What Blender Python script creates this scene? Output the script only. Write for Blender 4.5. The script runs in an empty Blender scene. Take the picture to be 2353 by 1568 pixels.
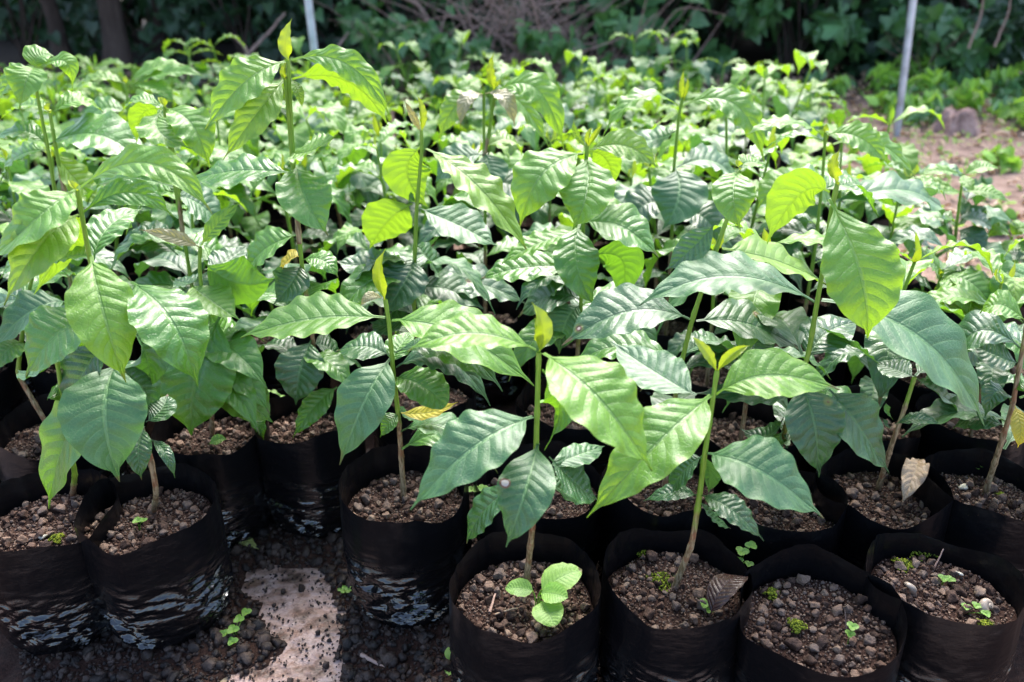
import bpy, math, random
import numpy as np
from mathutils import Vector, Matrix, noise as mnoise
random.seed(7)
RNG = np.random.default_rng(11)
sc = bpy.context.scene
COL = sc.collection
R = math.radians

# ------------------------------------------------------------------ camera
W0, H0, F0 = 2353.0, 1568.0, 1882.0        # photograph measured at 2353 x 1568
PITCH = R(25.4)
CAMZ = 0.80
CP, SP = math.cos(PITCH), math.sin(PITCH)
cam_d = bpy.data.cameras.new('camera')
cam = bpy.data.objects.new('camera', cam_d)
COL.objects.link(cam)
cam.location = (0, 0, CAMZ)
cam.rotation_euler = (math.pi / 2 - PITCH, 0, 0)
cam_d.sensor_width = 36.0
cam_d.lens = 36.0 * F0 / W0
cam_d.clip_start = 0.02
cam_d.clip_end = 300
cam_d.dof.use_dof = True
cam_d.dof.focus_distance = 0.95
cam_d.dof.aperture_fstop = 4.6
sc.camera = cam

def ray(x, y):
    u = (x - W0 / 2) / F0
    v = (y - H0 / 2) / F0
    return np.array([u, CP - v * SP, -SP - v * CP])

def PY(x, y, Y):                            # point on the vertical plane world-y = Y
    d = ray(x, y)
    return np.array([0, 0, CAMZ]) + d * (Y / d[1])

def G(x, y, z=0.0):                         # point on the horizontal plane world-z = z
    d = ray(x, y)
    return np.array([0, 0, CAMZ]) + d * ((z - CAMZ) / d[2])

# ------------------------------------------------------------------ scene helpers
def tag(o, label=None, cat=None, group=None, kind=None):
    if label: o['label'] = label
    if cat: o['category'] = cat
    if group: o['group'] = group
    if kind: o['kind'] = kind
    return o

def empty(name, loc, label, cat, group=None):
    o = bpy.data.objects.new(name, None)
    o.empty_display_size = 0.05
    COL.objects.link(o)
    o.location = loc
    return tag(o, label, cat, group)

def mesh_from(name, V, Fc, mats=None, uv=None, smooth=True):
    me = bpy.data.meshes.new(name)
    V = np.asarray(V, dtype=np.float32)
    if isinstance(Fc, np.ndarray):
        n, k = Fc.shape
        me.vertices.add(len(V)); me.vertices.foreach_set('co', V.ravel())
        me.loops.add(n * k); me.loops.foreach_set('vertex_index', Fc.astype(np.int32).ravel())
        me.polygons.add(n)
        me.polygons.foreach_set('loop_start', np.arange(0, n * k, k, dtype=np.int32))
        me.polygons.foreach_set('loop_total', np.full(n, k, dtype=np.int32))
        loops = Fc.astype(np.int32).ravel()
        me.update(calc_edges=True)
    else:
        me.from_pydata([tuple(v) for v in V.tolist()], [], Fc)
        loops = np.zeros(len(me.loops), dtype=np.int32)
        me.loops.foreach_get('vertex_index', loops)
    if uv is not None:
        L = me.uv_layers.new(name='UVMap')
        L.data.foreach_set('uv', np.asarray(uv, dtype=np.float32)[loops].ravel())
    if smooth:
        me.polygons.foreach_set('use_smooth', np.ones(len(me.polygons), dtype=bool))
    for m in (mats if isinstance(mats, (list, tuple)) else [mats]):
        if m: me.materials.append(m)
    me.validate()
    return me

def obj(name, me, parent=None, loc=(0, 0, 0)):
    o = bpy.data.objects.new(name, me)
    COL.objects.link(o)
    o.location = loc
    if parent: o.parent = parent
    return o

def kids(o):
    return [c for c in KID.get(o.name, [])]
KID = {}
def part(name, me, parent, loc=(0, 0, 0)):
    o = obj(name, me, parent, loc)
    KID.setdefault(parent.name, []).append(o)
    return o

def copy_tree(o, parent=None):
    c = o.copy(); COL.objects.link(c)
    if parent:
        c.parent = parent
        KID.setdefault(parent.name, []).append(c)
    for ch in kids(o): copy_tree(ch, c)
    return c

def grid_faces(nu, nv, wrap=False):         # (nv+1) rows of nu(+1) verts
    cols = nu if wrap else nu + 1
    i = np.arange(nv)[:, None]; j = np.arange(nu)[None, :]
    j2 = (j + 1) % cols if wrap else j + 1
    a = i * cols + j; b = i * cols + j2; c = (i + 1) * cols + j2; d = (i + 1) * cols + j
    return np.stack([a + 0 * j, b + 0 * i, c + 0 * i, d + 0 * j], -1).reshape(-1, 4)

# ------------------------------------------------------------------ materials
def new_mat(name):
    m = bpy.data.materials.new(name); m.use_nodes = True
    nt = m.node_tree; nt.nodes.clear()
    out = nt.nodes.new('ShaderNodeOutputMaterial')
    return m, nt, out

class N:
    def __init__(s, nt): s.nt = nt
    def new(s, t, **k):
        n = s.nt.nodes.new(t)
        for a, b in k.items(): setattr(n, a, b)
        return n
    def link(s, a, b): s.nt.links.new(a, b)
    def set(s, inp, v):
        if hasattr(v, 'is_output') or isinstance(v, bpy.types.NodeSocket): s.link(v, inp)
        else: inp.default_value = v
    def math(s, op, a, b=0.0, c=0.0, clamp=False):
        n = s.new('ShaderNodeMath', operation=op, use_clamp=clamp)
        s.set(n.inputs[0], a); s.set(n.inputs[1], b); s.set(n.inputs[2], c)
        return n.outputs[0]
    def mix(s, f, a, b):
        n = s.new('ShaderNodeMix', data_type='RGBA')
        s.set(n.inputs[0], f); s.set(n.inputs[6], a); s.set(n.inputs[7], b)
        return n.outputs[2]
    def mrange(s, v, a, b, c=0.0, d=1.0):
        n = s.new('ShaderNodeMapRange', interpolation_type='SMOOTHSTEP')
        s.set(n.inputs[0], v)
        for i, q in zip((1, 2, 3, 4), (a, b, c, d)): n.inputs[i].default_value = q
        return n.outputs[0]
    def noise(s, vec, scale, detail=3.0, rough=0.55):
        n = s.new('ShaderNodeTexNoise'); n.inputs['Scale'].default_value = scale
        n.inputs['Detail'].default_value = detail; n.inputs['Roughness'].default_value = rough
        if vec is not None: s.link(vec, n.inputs['Vector'])
        return n.outputs[0]
    def ramp(s, v, stops):
        n = s.new('ShaderNodeValToRGB'); s.set(n.inputs[0], v)
        e = n.color_ramp.elements
        while len(e) < len(stops): e.new(0.5)
        for q, (p, c) in zip(e, stops): q.position = p; q.color = c4(c)
        return n.outputs[0]
    def obj_co(s): return s.new('ShaderNodeTexCoord').outputs['Object']
    def rnd(s): return s.new('ShaderNodeObjectInfo').outputs['Random']
    def bump(s, h, strength, dist):
        n = s.new('ShaderNodeBump'); s.set(n.inputs['Height'], h)
        n.inputs['Strength'].default_value = strength; n.inputs['Distance'].default_value = dist
        return n.outputs[0]
    def bsdf(s, color, rough, spec=0.5, normal=None, coat=0.0, metal=0.0):
        n = s.new('ShaderNodeBsdfPrincipled')
        s.set(n.inputs['Base Color'], color); s.set(n.inputs['Roughness'], rough)
        s.set(n.inputs['Specular IOR Level'], spec); n.inputs['Metallic'].default_value = metal
        n.inputs['Coat Weight'].default_value = coat; n.inputs['Coat Roughness'].default_value = .42
        if normal is not None: s.link(normal, n.inputs['Normal'])
        return n.outputs[0]

def c4(c): return tuple(c) if len(c) == 4 else (c[0], c[1], c[2], 1.0)

def leaf_mat(name, colA, colB, edge, trans, tfac, rough=0.34, vein=(0.2, 0.36, 0.1), spots=0.0, big_spot=None, under=None, quilt=1.0, veinmix=0.55, tips=True, coat=0.4):
    m, nt, out = new_mat(name); n = N(nt)
    uv = n.new('ShaderNodeUVMap').outputs[0]
    sep = n.new('ShaderNodeSeparateXYZ'); n.link(uv, sep.inputs[0])
    s_, u_ = sep.outputs[0], sep.outputs[1]
    u = n.math('SUBTRACT', n.math('MULTIPLY', u_, 2.0), 1.0)
    au = n.math('ABSOLUTE', u)
    side = n.math('MULTIPLY', n.math('SIGN', u), 0.22)
    ph = n.math('ADD', n.math('MULTIPLY', n.math('SUBTRACT', s_, n.math('MULTIPLY', n.math('POWER', au, 1.25), 0.17)), 10.0), side)
    fr = n.math('ABSOLUTE', n.math('SUBTRACT', n.math('FRACT', ph), 0.5))    # 0.5 at the vein
    lat = n.math('MULTIPLY', n.mrange(fr, 0.40, 0.49), n.mrange(au, 0.98, 0.55))
    mid = n.mrange(au, 0.075, 0.03)
    vmask = n.math('MAXIMUM', n.math('MULTIPLY', lat, 0.45), mid)
    co = n.obj_co(); rn = n.rnd()
    big = n.noise(co, 28.0, 3.0)
    base = n.mix(n.mrange(n.math('ADD', big, n.math('MULTIPLY', n.math('SUBTRACT', rn, 0.5), 0.5)), 0.3, 0.7), c4(colA), c4(colB))
    em = n.math('MULTIPLY', n.mrange(n.math('ADD', n.math('POWER', au, 2.0), n.math('MULTIPLY', n.math('SUBTRACT', big, .5), .7)), 0.62, 1.05), 0.6)
    base = n.mix(em, base, c4(edge))
    base = n.mix(n.math('MULTIPLY', vmask, veinmix), base, c4(vein))
    fine = n.noise(co, 260.0, 2.0)
    base = n.mix(n.math('MULTIPLY', n.mrange(fine, 0.45, 0.75), 0.14), base, c4([min(1, q * 1.8) for q in colB]))
    vn = n.new('ShaderNodeTexVoronoi', feature='DISTANCE_TO_EDGE'); vn.inputs['Scale'].default_value = 210.0
    n.link(co, vn.inputs['Vector'])
    net = n.mrange(vn.outputs['Distance'], .10, .02)
    base = n.mix(n.math('MULTIPLY', net, .16), base, c4(vein))
    if tips:
        tm = n.math('MULTIPLY', n.mrange(n.math('ADD', s_, n.math('MULTIPLY', n.math('SUBTRACT', big, .5), .25)), .93, .965), n.math('GREATER_THAN', rn, .62))
        base = n.mix(n.math('MULTIPLY', tm, .85), base, (.14, .07, .03, 1))
    mark = n.math('MULTIPLY', n.mrange(n.noise(co, 340.0, 1.0), .74, .79), n.mrange(n.noise(co, 30.0), .48, .6))
    base = n.mix(n.math('MULTIPLY', mark, .5), base, (.42, .4, .33, 1))
    tcol = c4(trans)
    tcol = n.mix(n.math('MULTIPLY', vmask, 0.5), tcol, c4([q * 0.6 for q in trans]))
    if spots > 0:
        vo = n.new('ShaderNodeTexVoronoi'); vo.inputs['Scale'].default_value = 38.0
        n.link(co, vo.inputs['Vector'])
        sp = n.math('MULTIPLY', n.math('GREATER_THAN', n.new('ShaderNodeSeparateXYZ').outputs[0], 2), 0)
        sx = n.new('ShaderNodeSeparateColor'); n.link(vo.outputs['Color'], sx.inputs[0])
        pick = n.math('GREATER_THAN', sx.outputs[0], 1.0 - spots)
        d = vo.outputs['Distance']
        halo = n.math('MULTIPLY', n.mrange(d, 0.30, 0.16), pick)
        core = n.math('MULTIPLY', n.mrange(d, 0.17, 0.13), pick)
        cen = n.math('MULTIPLY', n.mrange(d, 0.09, 0.06), pick)
        base = n.mix(n.math('MULTIPLY', halo, .5), base, (0.28, 0.26, 0.03, 1))
        base = n.mix(core, base, (0.13, 0.045, 0.02, 1))
        base = n.mix(cen, base, (0.42, 0.33, 0.26, 1))
    if big_spot:
        (bs, bu, br) = big_spot
        du = n.math('MULTIPLY', n.math('SUBTRACT', u, bu), 0.28)
        ds = n.math('SUBTRACT', s_, bs)
        dd = n.math('ADD', n.math('SQRT', n.math('ADD', n.math('MULTIPLY', du, du), n.math('MULTIPLY', ds, ds))), n.math('MULTIPLY', n.math('SUBTRACT', n.noise(co, 120.0), .5), .018))
        base = n.mix(n.mrange(dd, br * 1.25, br * 1.0), base, (0.17, 0.05, 0.035, 1))
        base = n.mix(n.mrange(dd, br * 0.8, br * 0.65), base, (0.62, 0.52, 0.52, 1))
    ub = under if under else [min(1, q * 1.5 + 0.02) for q in colB]
    back = n.new('ShaderNodeNewGeometry').outputs['Backfacing']
    base = n.mix(n.math('MULTIPLY', back, 0.75), base, c4(ub))
    rr = n.math('ADD', rough + .12, n.math('MULTIPLY', n.math('SUBTRACT', n.noise(co, 60.0), 0.5), 0.28))
    rr = n.math('ADD', rr, n.math('MULTIPLY', back, 0.22))
    qh = n.math('SUBTRACT', n.math('MULTIPLY', n.math('POWER', n.math('SUBTRACT', 1.0, n.math('MULTIPLY', fr, 2.0)), 0.55), n.mrange(au, 1.0, 0.5)), n.math('MULTIPLY', mid, 0.9))
    hgt = n.math('ADD', qh, n.math('ADD', n.math('MULTIPLY', n.noise(co, 90.0, 4.0, .6), 0.7), n.math('MULTIPLY', net, -.16)))
    nb = n.bump(hgt, 0.6 * quilt, 0.0022)
    p = n.bsdf(base, rr, 0.6, nb, coat=coat)
    t = n.new('ShaderNodeBsdfTranslucent'); n.set(t.inputs[0], tcol); n.link(nb, t.inputs['Normal'])
    mx = n.new('ShaderNodeMixShader'); mx.inputs[0].default_value = tfac
    n.link(p, mx.inputs[1]); n.link(t.outputs[0], mx.inputs[2])
    n.link(mx.outputs[0], out.inputs[0])
    return m

M = {}
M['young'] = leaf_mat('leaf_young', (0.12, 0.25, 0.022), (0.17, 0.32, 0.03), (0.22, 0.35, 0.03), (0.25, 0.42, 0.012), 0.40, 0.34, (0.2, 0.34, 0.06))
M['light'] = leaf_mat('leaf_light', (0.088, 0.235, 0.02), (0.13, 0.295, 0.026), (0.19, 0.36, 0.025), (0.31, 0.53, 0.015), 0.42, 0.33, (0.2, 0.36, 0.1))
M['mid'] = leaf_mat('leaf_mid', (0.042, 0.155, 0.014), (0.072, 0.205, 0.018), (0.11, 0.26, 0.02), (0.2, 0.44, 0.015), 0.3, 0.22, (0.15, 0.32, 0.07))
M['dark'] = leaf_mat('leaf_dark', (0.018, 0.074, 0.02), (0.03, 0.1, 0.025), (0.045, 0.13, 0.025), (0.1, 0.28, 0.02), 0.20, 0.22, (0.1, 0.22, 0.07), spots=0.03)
M['spot'] = leaf_mat('leaf_spotted', (0.018, 0.072, 0.024), (0.032, 0.1, 0.028), (0.05, 0.14, 0.03), (0.1, 0.28, 0.03), 0.20, 0.32, (0.1, 0.22, 0.07), spots=0.13)
M['matte'] = leaf_mat('leaf_mature', (0.030, 0.108, 0.036), (0.045, 0.142, 0.042), (0.075, 0.2, 0.04), (0.13, 0.34, 0.05), 0.24, 0.40, (0.17, 0.33, 0.12), veinmix=.7)
M['blotch'] = leaf_mat('leaf_blotch', (0.030, 0.108, 0.036), (0.045, 0.142, 0.042), (0.075, 0.2, 0.04), (0.13, 0.34, 0.05), 0.24, 0.40, (0.17, 0.33, 0.12), big_spot=(0.43, 0.74, 0.05), veinmix=.7)
M['bronze'] = leaf_mat('leaf_bronze', (0.22, 0.2, 0.09), (0.3, 0.26, 0.14), (0.25, 0.25, 0.08), (0.5, 0.45, 0.1), 0.3, 0.34, (0.3, 0.3, 0.12))
M['yellow'] = leaf_mat('leaf_yellow', (0.42, 0.36, 0.02), (0.5, 0.38, 0.03), (0.3, 0.14, 0.03), (0.8, 0.62, 0.03), 0.4, 0.45, (0.3, 0.33, 0.05), spots=.1)
M['bud'] = leaf_mat('leaf_bud', (0.22, 0.31, 0.016), (0.28, 0.36, 0.02), (0.28, 0.28, 0.03), (0.34, 0.44, 0.015), 0.38, 0.34, (0.3, 0.38, 0.03), quilt=.12, veinmix=.25)
M['weed'] = leaf_mat('leaf_weed', (0.13, 0.29, 0.03), (0.19, 0.37, 0.045), (0.24, 0.38, 0.04), (0.42, 0.72, 0.06), 0.35, 0.5, (0.24, 0.42, 0.1), quilt=.5)
M['wild'] = leaf_mat('leaf_wild', (0.035, 0.115, 0.03), (0.08, 0.2, 0.06), (0.07, 0.18, 0.045), (0.14, 0.32, 0.05), 0.25, 0.36, (0.1, 0.22, 0.06), quilt=.5)
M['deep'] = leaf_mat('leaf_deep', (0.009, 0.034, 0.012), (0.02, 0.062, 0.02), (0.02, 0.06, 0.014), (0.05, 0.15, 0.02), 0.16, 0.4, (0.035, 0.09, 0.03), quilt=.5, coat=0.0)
M['dead'] = leaf_mat('leaf_dead', (0.36, 0.22, 0.13), (0.46, 0.31, 0.2), (0.28, 0.15, 0.08), (0.4, 0.2, 0.08), 0.15, 0.4, (0.5, 0.36, 0.24), under=(.4, .28, .18))
M['deadred'] = leaf_mat('leaf_dead_red', (0.03, 0.009, 0.007), (0.05, 0.014, 0.010), (0.03, 0.01, 0.008), (0.15, 0.04, 0.02), 0.08, 0.3, (0.06, 0.02, 0.015), under=(.05, .016, .013), veinmix=.3, coat=0.0)

def stem_mat():
    m, nt, out = new_mat('stem_bark'); n = N(nt)
    sep = n.new('ShaderNodeSeparateXYZ'); n.link(n.new('ShaderNodeUVMap').outputs[0], sep.inputs[0])
    co = n.obj_co(); rn = n.rnd()
    s = n.math('ADD', sep.outputs[0], n.math('MULTIPLY', n.math('SUBTRACT', rn, 0.5), 0.25))
    s = n.math('ADD', s, n.math('MULTIPLY', n.math('SUBTRACT', n.noise(co, 70.0, 4.0), 0.5), 0.25))
    mp = n.new('ShaderNodeMapping'); mp.inputs['Scale'].default_value = (1, 1, .15); n.link(co, mp.inputs[0])
    streak = n.noise(mp.outputs[0], 420.0, 3.0)
    wood = n.mix(n.mrange(streak, .35, .65), (0.13, 0.085, 0.04, 1), (0.33, 0.25, 0.15, 1))
    wood = n.mix(n.math('MULTIPLY', n.mrange(n.noise(co, 60.), .5, .62), .6), wood, (0.19, 0.06, 0.025, 1))
    green = n.mix(n.mrange(streak, .3, .7), (0.13, 0.25, 0.022, 1), (0.2, 0.33, 0.04, 1))
    colr = n.mix(n.mrange(s, 0.34, 0.46), wood, green)
    nb = n.bump(streak, 0.6, 0.0012)
    n.link(n.bsdf(colr, 0.45, 0.4, nb), out.inputs[0])
    return m
M['stem'] = stem_mat()

def simple_mat(name, stops, scale, rough, bump=0.0, bdist=0.003, spec=0.4, island=False, detail=5.0, metal=0.0, stretch=None):
    m, nt, out = new_mat(name); n = N(nt)
    co = n.obj_co()
    if stretch:
        mp = n.new('ShaderNodeMapping'); mp.inputs['Scale'].default_value = stretch; n.link(co, mp.inputs[0]); co = mp.outputs[0]
    nz = n.noise(co, scale, detail, .6)
    v = nz
    if island:
        ri = n.new('ShaderNodeNewGeometry').outputs['Random Per Island']
        v = n.math('ADD', n.math('MULTIPLY', ri, 0.8), n.math('MULTIPLY', n.math('SUBTRACT', nz, 0.5), 0.6), clamp=True)
    colr = n.ramp(v, stops)
    nb = n.bump(n.noise(co, scale * 2.2, 5.0, .65), bump, bdist) if bump else None
    n.link(n.bsdf(colr, rough, spec, nb, metal=metal), out.inputs[0])
    return m

M['gravel'] = simple_mat('gravel_stone', [(0.0, (.035, .02, .015)), (.25, (.105, .06, .043)), (.5, (.19, .125, .092)), (.68, (.10, .075, .066)), (.85, (.25, .175, .125)), (1.0, (.23, .09, .055))], 150.0, 0.75, 1.0, 0.002, .25, island=True)
M['soil'] = simple_mat('potting_soil', [(.25, (.011, .005, .0035)), (.5, (.034, .0145, .0095)), (.75, (.072, .036, .024))], 160.0, 0.85, 1.0, 0.004, .25)
M['clods'] = simple_mat('soil_clods', [(0.0, (.008, .005, .0045)), (.45, (.027, .015, .011)), (.8, (.06, .038, .029)), (1.0, (.12, .09, .075))], 120.0, 0.6, 1.0, 0.002, .4, island=True)
M['moss'] = simple_mat('moss_green', [(.2, (.06, .08, .012)), (.5, (.14, .18, .018)), (.8, (.25, .28, .03))], 300.0, 0.9, .6, .001, .1, island=True)
M['shell'] = simple_mat('snail_shell', [(.3, (.26, .2, .15)), (.55, (.42, .35, .28)), (.75, (.55, .48, .4))], 60.0, 0.3, .2, .001, .5)
M['chip'] = simple_mat('pale_chip', [(.3, (.38, .34, .26)), (.6, (.6, .56, .46)), (.8, (.7, .67, .6))], 90.0, 0.8, .8, .002)
M['twig'] = simple_mat('dry_twig', [(.25, (.13, .07, .055)), (.5, (.3, .2, .165)), (.8, (.46, .33, .28))], 30.0, 0.8, .6, .003, .2, stretch=(1, 1, .3))
M['trunk'] = simple_mat('tree_bark', [(.25, (.025, .017, .014)), (.5, (.06, .042, .035)), (.8, (.11, .08, .065))], 9.0, 0.9, 1.0, .03, .2, stretch=(1, 1, .25))
M['pole'] = simple_mat('galvanised_steel', [(.28, (.2, .16, .14)), (.4, (.36, .38, .43)), (.55, (.52, .55, .62)), (.7, (.62, .64, .7))], 9.0, 0.42, .15, .001, .5, metal=.55)
M['rock'] = simple_mat('tree_stump_wood', [(.25, (.09, .06, .05)), (.5, (.38, .24, .2)), (.8, (.56, .4, .35))], 16.0, 0.9, 1.0, .02, .2)
M['petal'] = simple_mat('pink_petal', [(.3, (.7, .05, .18)), (.8, (.85, .18, .32))], 40.0, 0.5)
M['rootlet'] = simple_mat('rootlet', [(.3, (.3, .2, .13)), (.8, (.5, .38, .27))], 60.0, 0.8)

def bag_mat():
    m, nt, out = new_mat('black_polythene'); n = N(nt)
    co = n.obj_co(); rn = n.rnd()
    sep = n.new('ShaderNodeSeparateXYZ'); n.link(co, sep.inputs[0])
    z = sep.outputs[2]
    dust = n.noise(co, 22.0, 6.0, .7)
    dm = n.mrange(dust, .5, .8)
    speck = n.mrange(n.noise(co, 420.0, 2.0), .70, .78)
    base = n.mix(n.math('MULTIPLY', dm, .7), (0.0035, 0.0035, 0.0045, 1), (0.010, 0.0088, 0.0092, 1))
    base = n.mix(n.math('MULTIPLY', n.math('MULTIPLY', speck, n.mrange(dust, .42, .62)), .8), base, (0.10, 0.055, 0.035, 1))
    rough = n.math('ADD', 0.12, n.math('MULTIPLY', dm, 0.2))
    rough = n.math('ADD', rough, n.math('MULTIPLY', n.mrange(z, 0.085, 0.13), 0.16))
    mp = n.new('ShaderNodeMapping'); mp.inputs['Scale'].default_value = (1, 1, 3.2); n.link(co, mp.inputs[0])
    wr = n.noise(mp.outputs[0], 30.0, 3.0, .5)
    low = n.mrange(z, 0.135, 0.07, 0.12, 1.0)
    h = n.math('ADD', n.math('MULTIPLY', wr, low), n.math('MULTIPLY', n.noise(co, 70., 3.), .12))
    nb = n.bump(h, 0.7, 0.009)
    n.link(n.bsdf(base, rough, n.mrange(z, .09, .14, .8, .26), nb), out.inputs[0])
    return m
M['bag'] = bag_mat()

def ground_mat():
    m, nt, out = new_mat('bare_ground'); n = N(nt)
    co = n.obj_co()
    a = n.noise(co, 1.6, 5.0, .6); b = n.noise(co, 14.0, 6.0, .7); c = n.noise(co, 90.0, 4.0, .6)
    colr = n.ramp(n.math('ADD', n.math('MULTIPLY', b, .7), n.math('MULTIPLY', c, .35)), [(.3, (.075, .045, .034)), (.5, (.25, .165, .13)), (.68, (.41, .29, .24)), (.85, (.48, .38, .32))])
    colr = n.mix(n.math('MULTIPLY', n.mrange(a, .55, .7), .6), colr, (.12, .085, .06, 1))
    sep = n.new('ShaderNodeSeparateXYZ'); n.link(co, sep.inputs[0])
    litter_shade = n.mrange(n.math('ADD', sep.outputs[1], n.math('MULTIPLY', n.math('SUBTRACT', a, .5), 1.2)), 4.5, 5.4)
    colr = n.mix(n.math('MULTIPLY', litter_shade, .95), colr, n.mix(c, (.006, .005, .004, 1), (.02, .015, .011, 1)))  # dark litter under the trees, deepened in colour to stand in for shade
    nb = n.bump(n.math('ADD', b, n.math('MULTIPLY', c, .5)), 0.9, 0.02)
    n.link(n.bsdf(colr, .9, .2, nb), out.inputs[0])
    return m
M['ground'] = ground_mat()

def sheet_mat():
    m, nt, out = new_mat('pale_sheet'); n = N(nt)
    co = n.obj_co()
    mp = n.new('ShaderNodeMapping'); mp.inputs['Scale'].default_value = (1, 1.25, 1); mp.inputs['Rotation'].default_value = (0, 0, .25); n.link(co, mp.inputs[0])
    a = n.noise(mp.outputs[0], 20.0, 7.0, .65); b = n.noise(co, 75.0, 6.0, .75); w = n.noise(mp.outputs[0], 38.0, 3., .5)
    colr = n.ramp(a, [(.34, (.07, .04, .03)), (.44, (.26, .165, .13)), (.54, (.38, .275, .25)), (.66, (.17, .1, .07))])
    colr = n.mix(n.math('MULTIPLY', n.mrange(b, .5, .66), .75), colr, (.07, .042, .03, 1))
    colr = n.mix(n.math('MULTIPLY', n.mrange(n.noise(co, 12., 4.), .58, .7), .5), colr, (.19, .16, .045, 1))
    nb = n.bump(w, .9, .012)
    n.link(n.bsdf(colr, .5, .4, nb), out.inputs[0])
    return m
M['sheet'] = sheet_mat()

# ------------------------------------------------------------------ generic geometry
def nrm(v): return v / (np.linalg.norm(v) + 1e-9)

LEAFY = (0.86, 0.62)
def leaf_mesh(p0, p1, p2, width, hint, roll, NU, NV, seed, mat, wav=1.0, fold=0.18, quilt=1.0, petiole=0.06, shape=(0.86, 0.62), curl=0.0):
    rg = np.random.default_rng(seed)
    p0, p1, p2 = map(np.asarray, (p0, p1, p2))
    c = 2 * p1 - 0.5 * (p0 + p2)
    t = np.linspace(0, 1, NV + 1)
    C = ((1 - t) ** 2)[:, None] * p0 + (2 * t * (1 - t))[:, None] * c + (t ** 2)[:, None] * p2
    T = (2 * (1 - t))[:, None] * (c - p0) + (2 * t)[:, None] * (p2 - c)
    T /= np.linalg.norm(T, axis=1)[:, None] + 1e-9
    hint = nrm(np.asarray(hint, float))
    Nn = hint[None, :] - (T @ hint)[:, None] * T
    Nn /= np.linalg.norm(Nn, axis=1)[:, None] + 1e-9
    S = np.cross(T, Nn)
    tw = rg.uniform(-.25, .25)
    ang = R(roll) + tw * (t - .3)
    ca, sa = np.cos(ang)[:, None], np.sin(ang)[:, None]
    S, Nn = S * ca + Nn * sa, Nn * ca - S * sa
    L = np.linalg.norm(np.diff(C, axis=0), axis=1).sum()
    s = np.clip((t - petiole) / (1 - petiole), 0, 1)
    a, b = shape
    prof = s ** a * (1 - s) ** b
    prof /= (a / (a + b)) ** a * (b / (a + b)) ** b
    if shape == LEAFY:                                  # elliptic blade, wedge base, drawn-out drip tip
        e = np.clip(s / .91, 0, 1)
        body = np.sin(np.pi * e ** rg.uniform(.86, 1.0)) ** .74
        body *= 1 - .30 * np.clip(1 - s / .34, 0, 1) ** 1.5
        k = np.clip((s - .6) / .25, 0, 1); tail = .17 * k * k * (3 - 2 * k) * np.clip((1 - s) / .2, 0, 1) ** .8
        prof = np.sqrt(body ** 2 + tail ** 2)
    hw = width / 2 * prof
    hw = np.maximum(hw, np.where(t < .97, 0.012 * L * (1 - .5 * t), 0.0015 * L))
    u = np.linspace(-1, 1, NU + 1)
    kf = rg.uniform(4.2, 6.0); ph = rg.uniform(0, 6.3, 2)
    ss, uu = np.meshgrid(s, u, indexing='ij')
    side = (uu > 0).astype(int)
    wave = np.sin(2 * np.pi * kf * ss + np.where(side == 1, ph[0], ph[1]) + 1.1 * np.sin(5 * ss + ph[0]))
    amp = wav * 0.032 * L * np.clip(ss * 4, 0, 1) * np.clip((1 - ss) * 3, 0, 1)
    z = amp * np.abs(uu) ** 2.2 * wave
    au = np.abs(uu)
    z = z + fold * hw[:, None] * au ** 1.3 * (1 if rg.random() < .8 else .3)
    z = z - curl * hw[:, None] * au ** 2.5
    phs = 10 * (ss - 0.17 * au ** 1.25) + np.sign(uu) * 0.22
    fr = np.abs(phs - np.floor(phs) - 0.5)
    z = z + quilt * 0.0108 * L * (1 - (2 * fr) ** 1.9) * au ** .7 * (1 - au ** 3) * np.clip(hw / (hw.max() + 1e-9), 0, 1)[:, None]
    z = z - 0.05 * hw.max() * np.exp(-(au / .07) ** 2) * quilt
    wobble = 1 + 0.018 * wav * np.sin(2 * np.pi * kf * ss * 1.0 + np.where(side == 1, ph[1], ph[0])) + .010 * np.sin(2 * np.pi * 10 * (ss - .17) + np.where(side == 1, 1.4, -1.4)) * (.4 + .6 * np.sin(7 * ss + ph[0]) ** 2)
    V = C[:, None, :] + S[:, None, :] * (uu * hw[:, None] * wobble)[..., None] + Nn[:, None, :] * z[..., None]
    V = V.reshape(-1, 3) - p0
    uv = np.stack([ss, (uu + 1) / 2], -1).reshape(-1, 2)
    return mesh_from('leaf', V, grid_faces(NU, NV), mat, uv)

def tube(points, radii, n=8, cap=True):
    P = np.asarray(points, float); k = len(P)
    Tn = np.gradient(P, axis=0); Tn /= np.linalg.norm(Tn, axis=1)[:, None] + 1e-9
    ref = np.array([0, 1.0, 0]) if abs(Tn[0] @ np.array([0, 1.0, 0])) < .9 else np.array([1.0, 0, 0])
    A = np.cross(Tn, ref); A /= np.linalg.norm(A, axis=1)[:, None] + 1e-9
    B = np.cross(Tn, A)
    th = np.linspace(0, 2 * np.pi, n, endpoint=False)
    r = np.asarray(radii, float)[:, None, None]
    V = P[:, None, :] + r * (np.cos(th)[None, :, None] * A[:, None, :] + np.sin(th)[None, :, None] * B[:, None, :])
    uv = np.stack([np.repeat(np.linspace(0, 1, k), n), np.tile(np.linspace(0, 1, n), k)], -1)
    return V.reshape(-1, 3), grid_faces(n, k - 1, wrap=True), uv

def smooth_path(pts, n):
    P = np.asarray(pts, float)
    d = np.r_[0, np.cumsum(np.linalg.norm(np.diff(P, axis=0), axis=1))]
    t = np.linspace(0, d[-1], n)
    Q = np.stack([np.interp(t, d, P[:, i]) for i in range(3)], -1)
    for _ in range(2):
        Q[1:-1] = (Q[:-2] + 2 * Q[1:-1] + Q[2:]) / 4
    return Q

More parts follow.
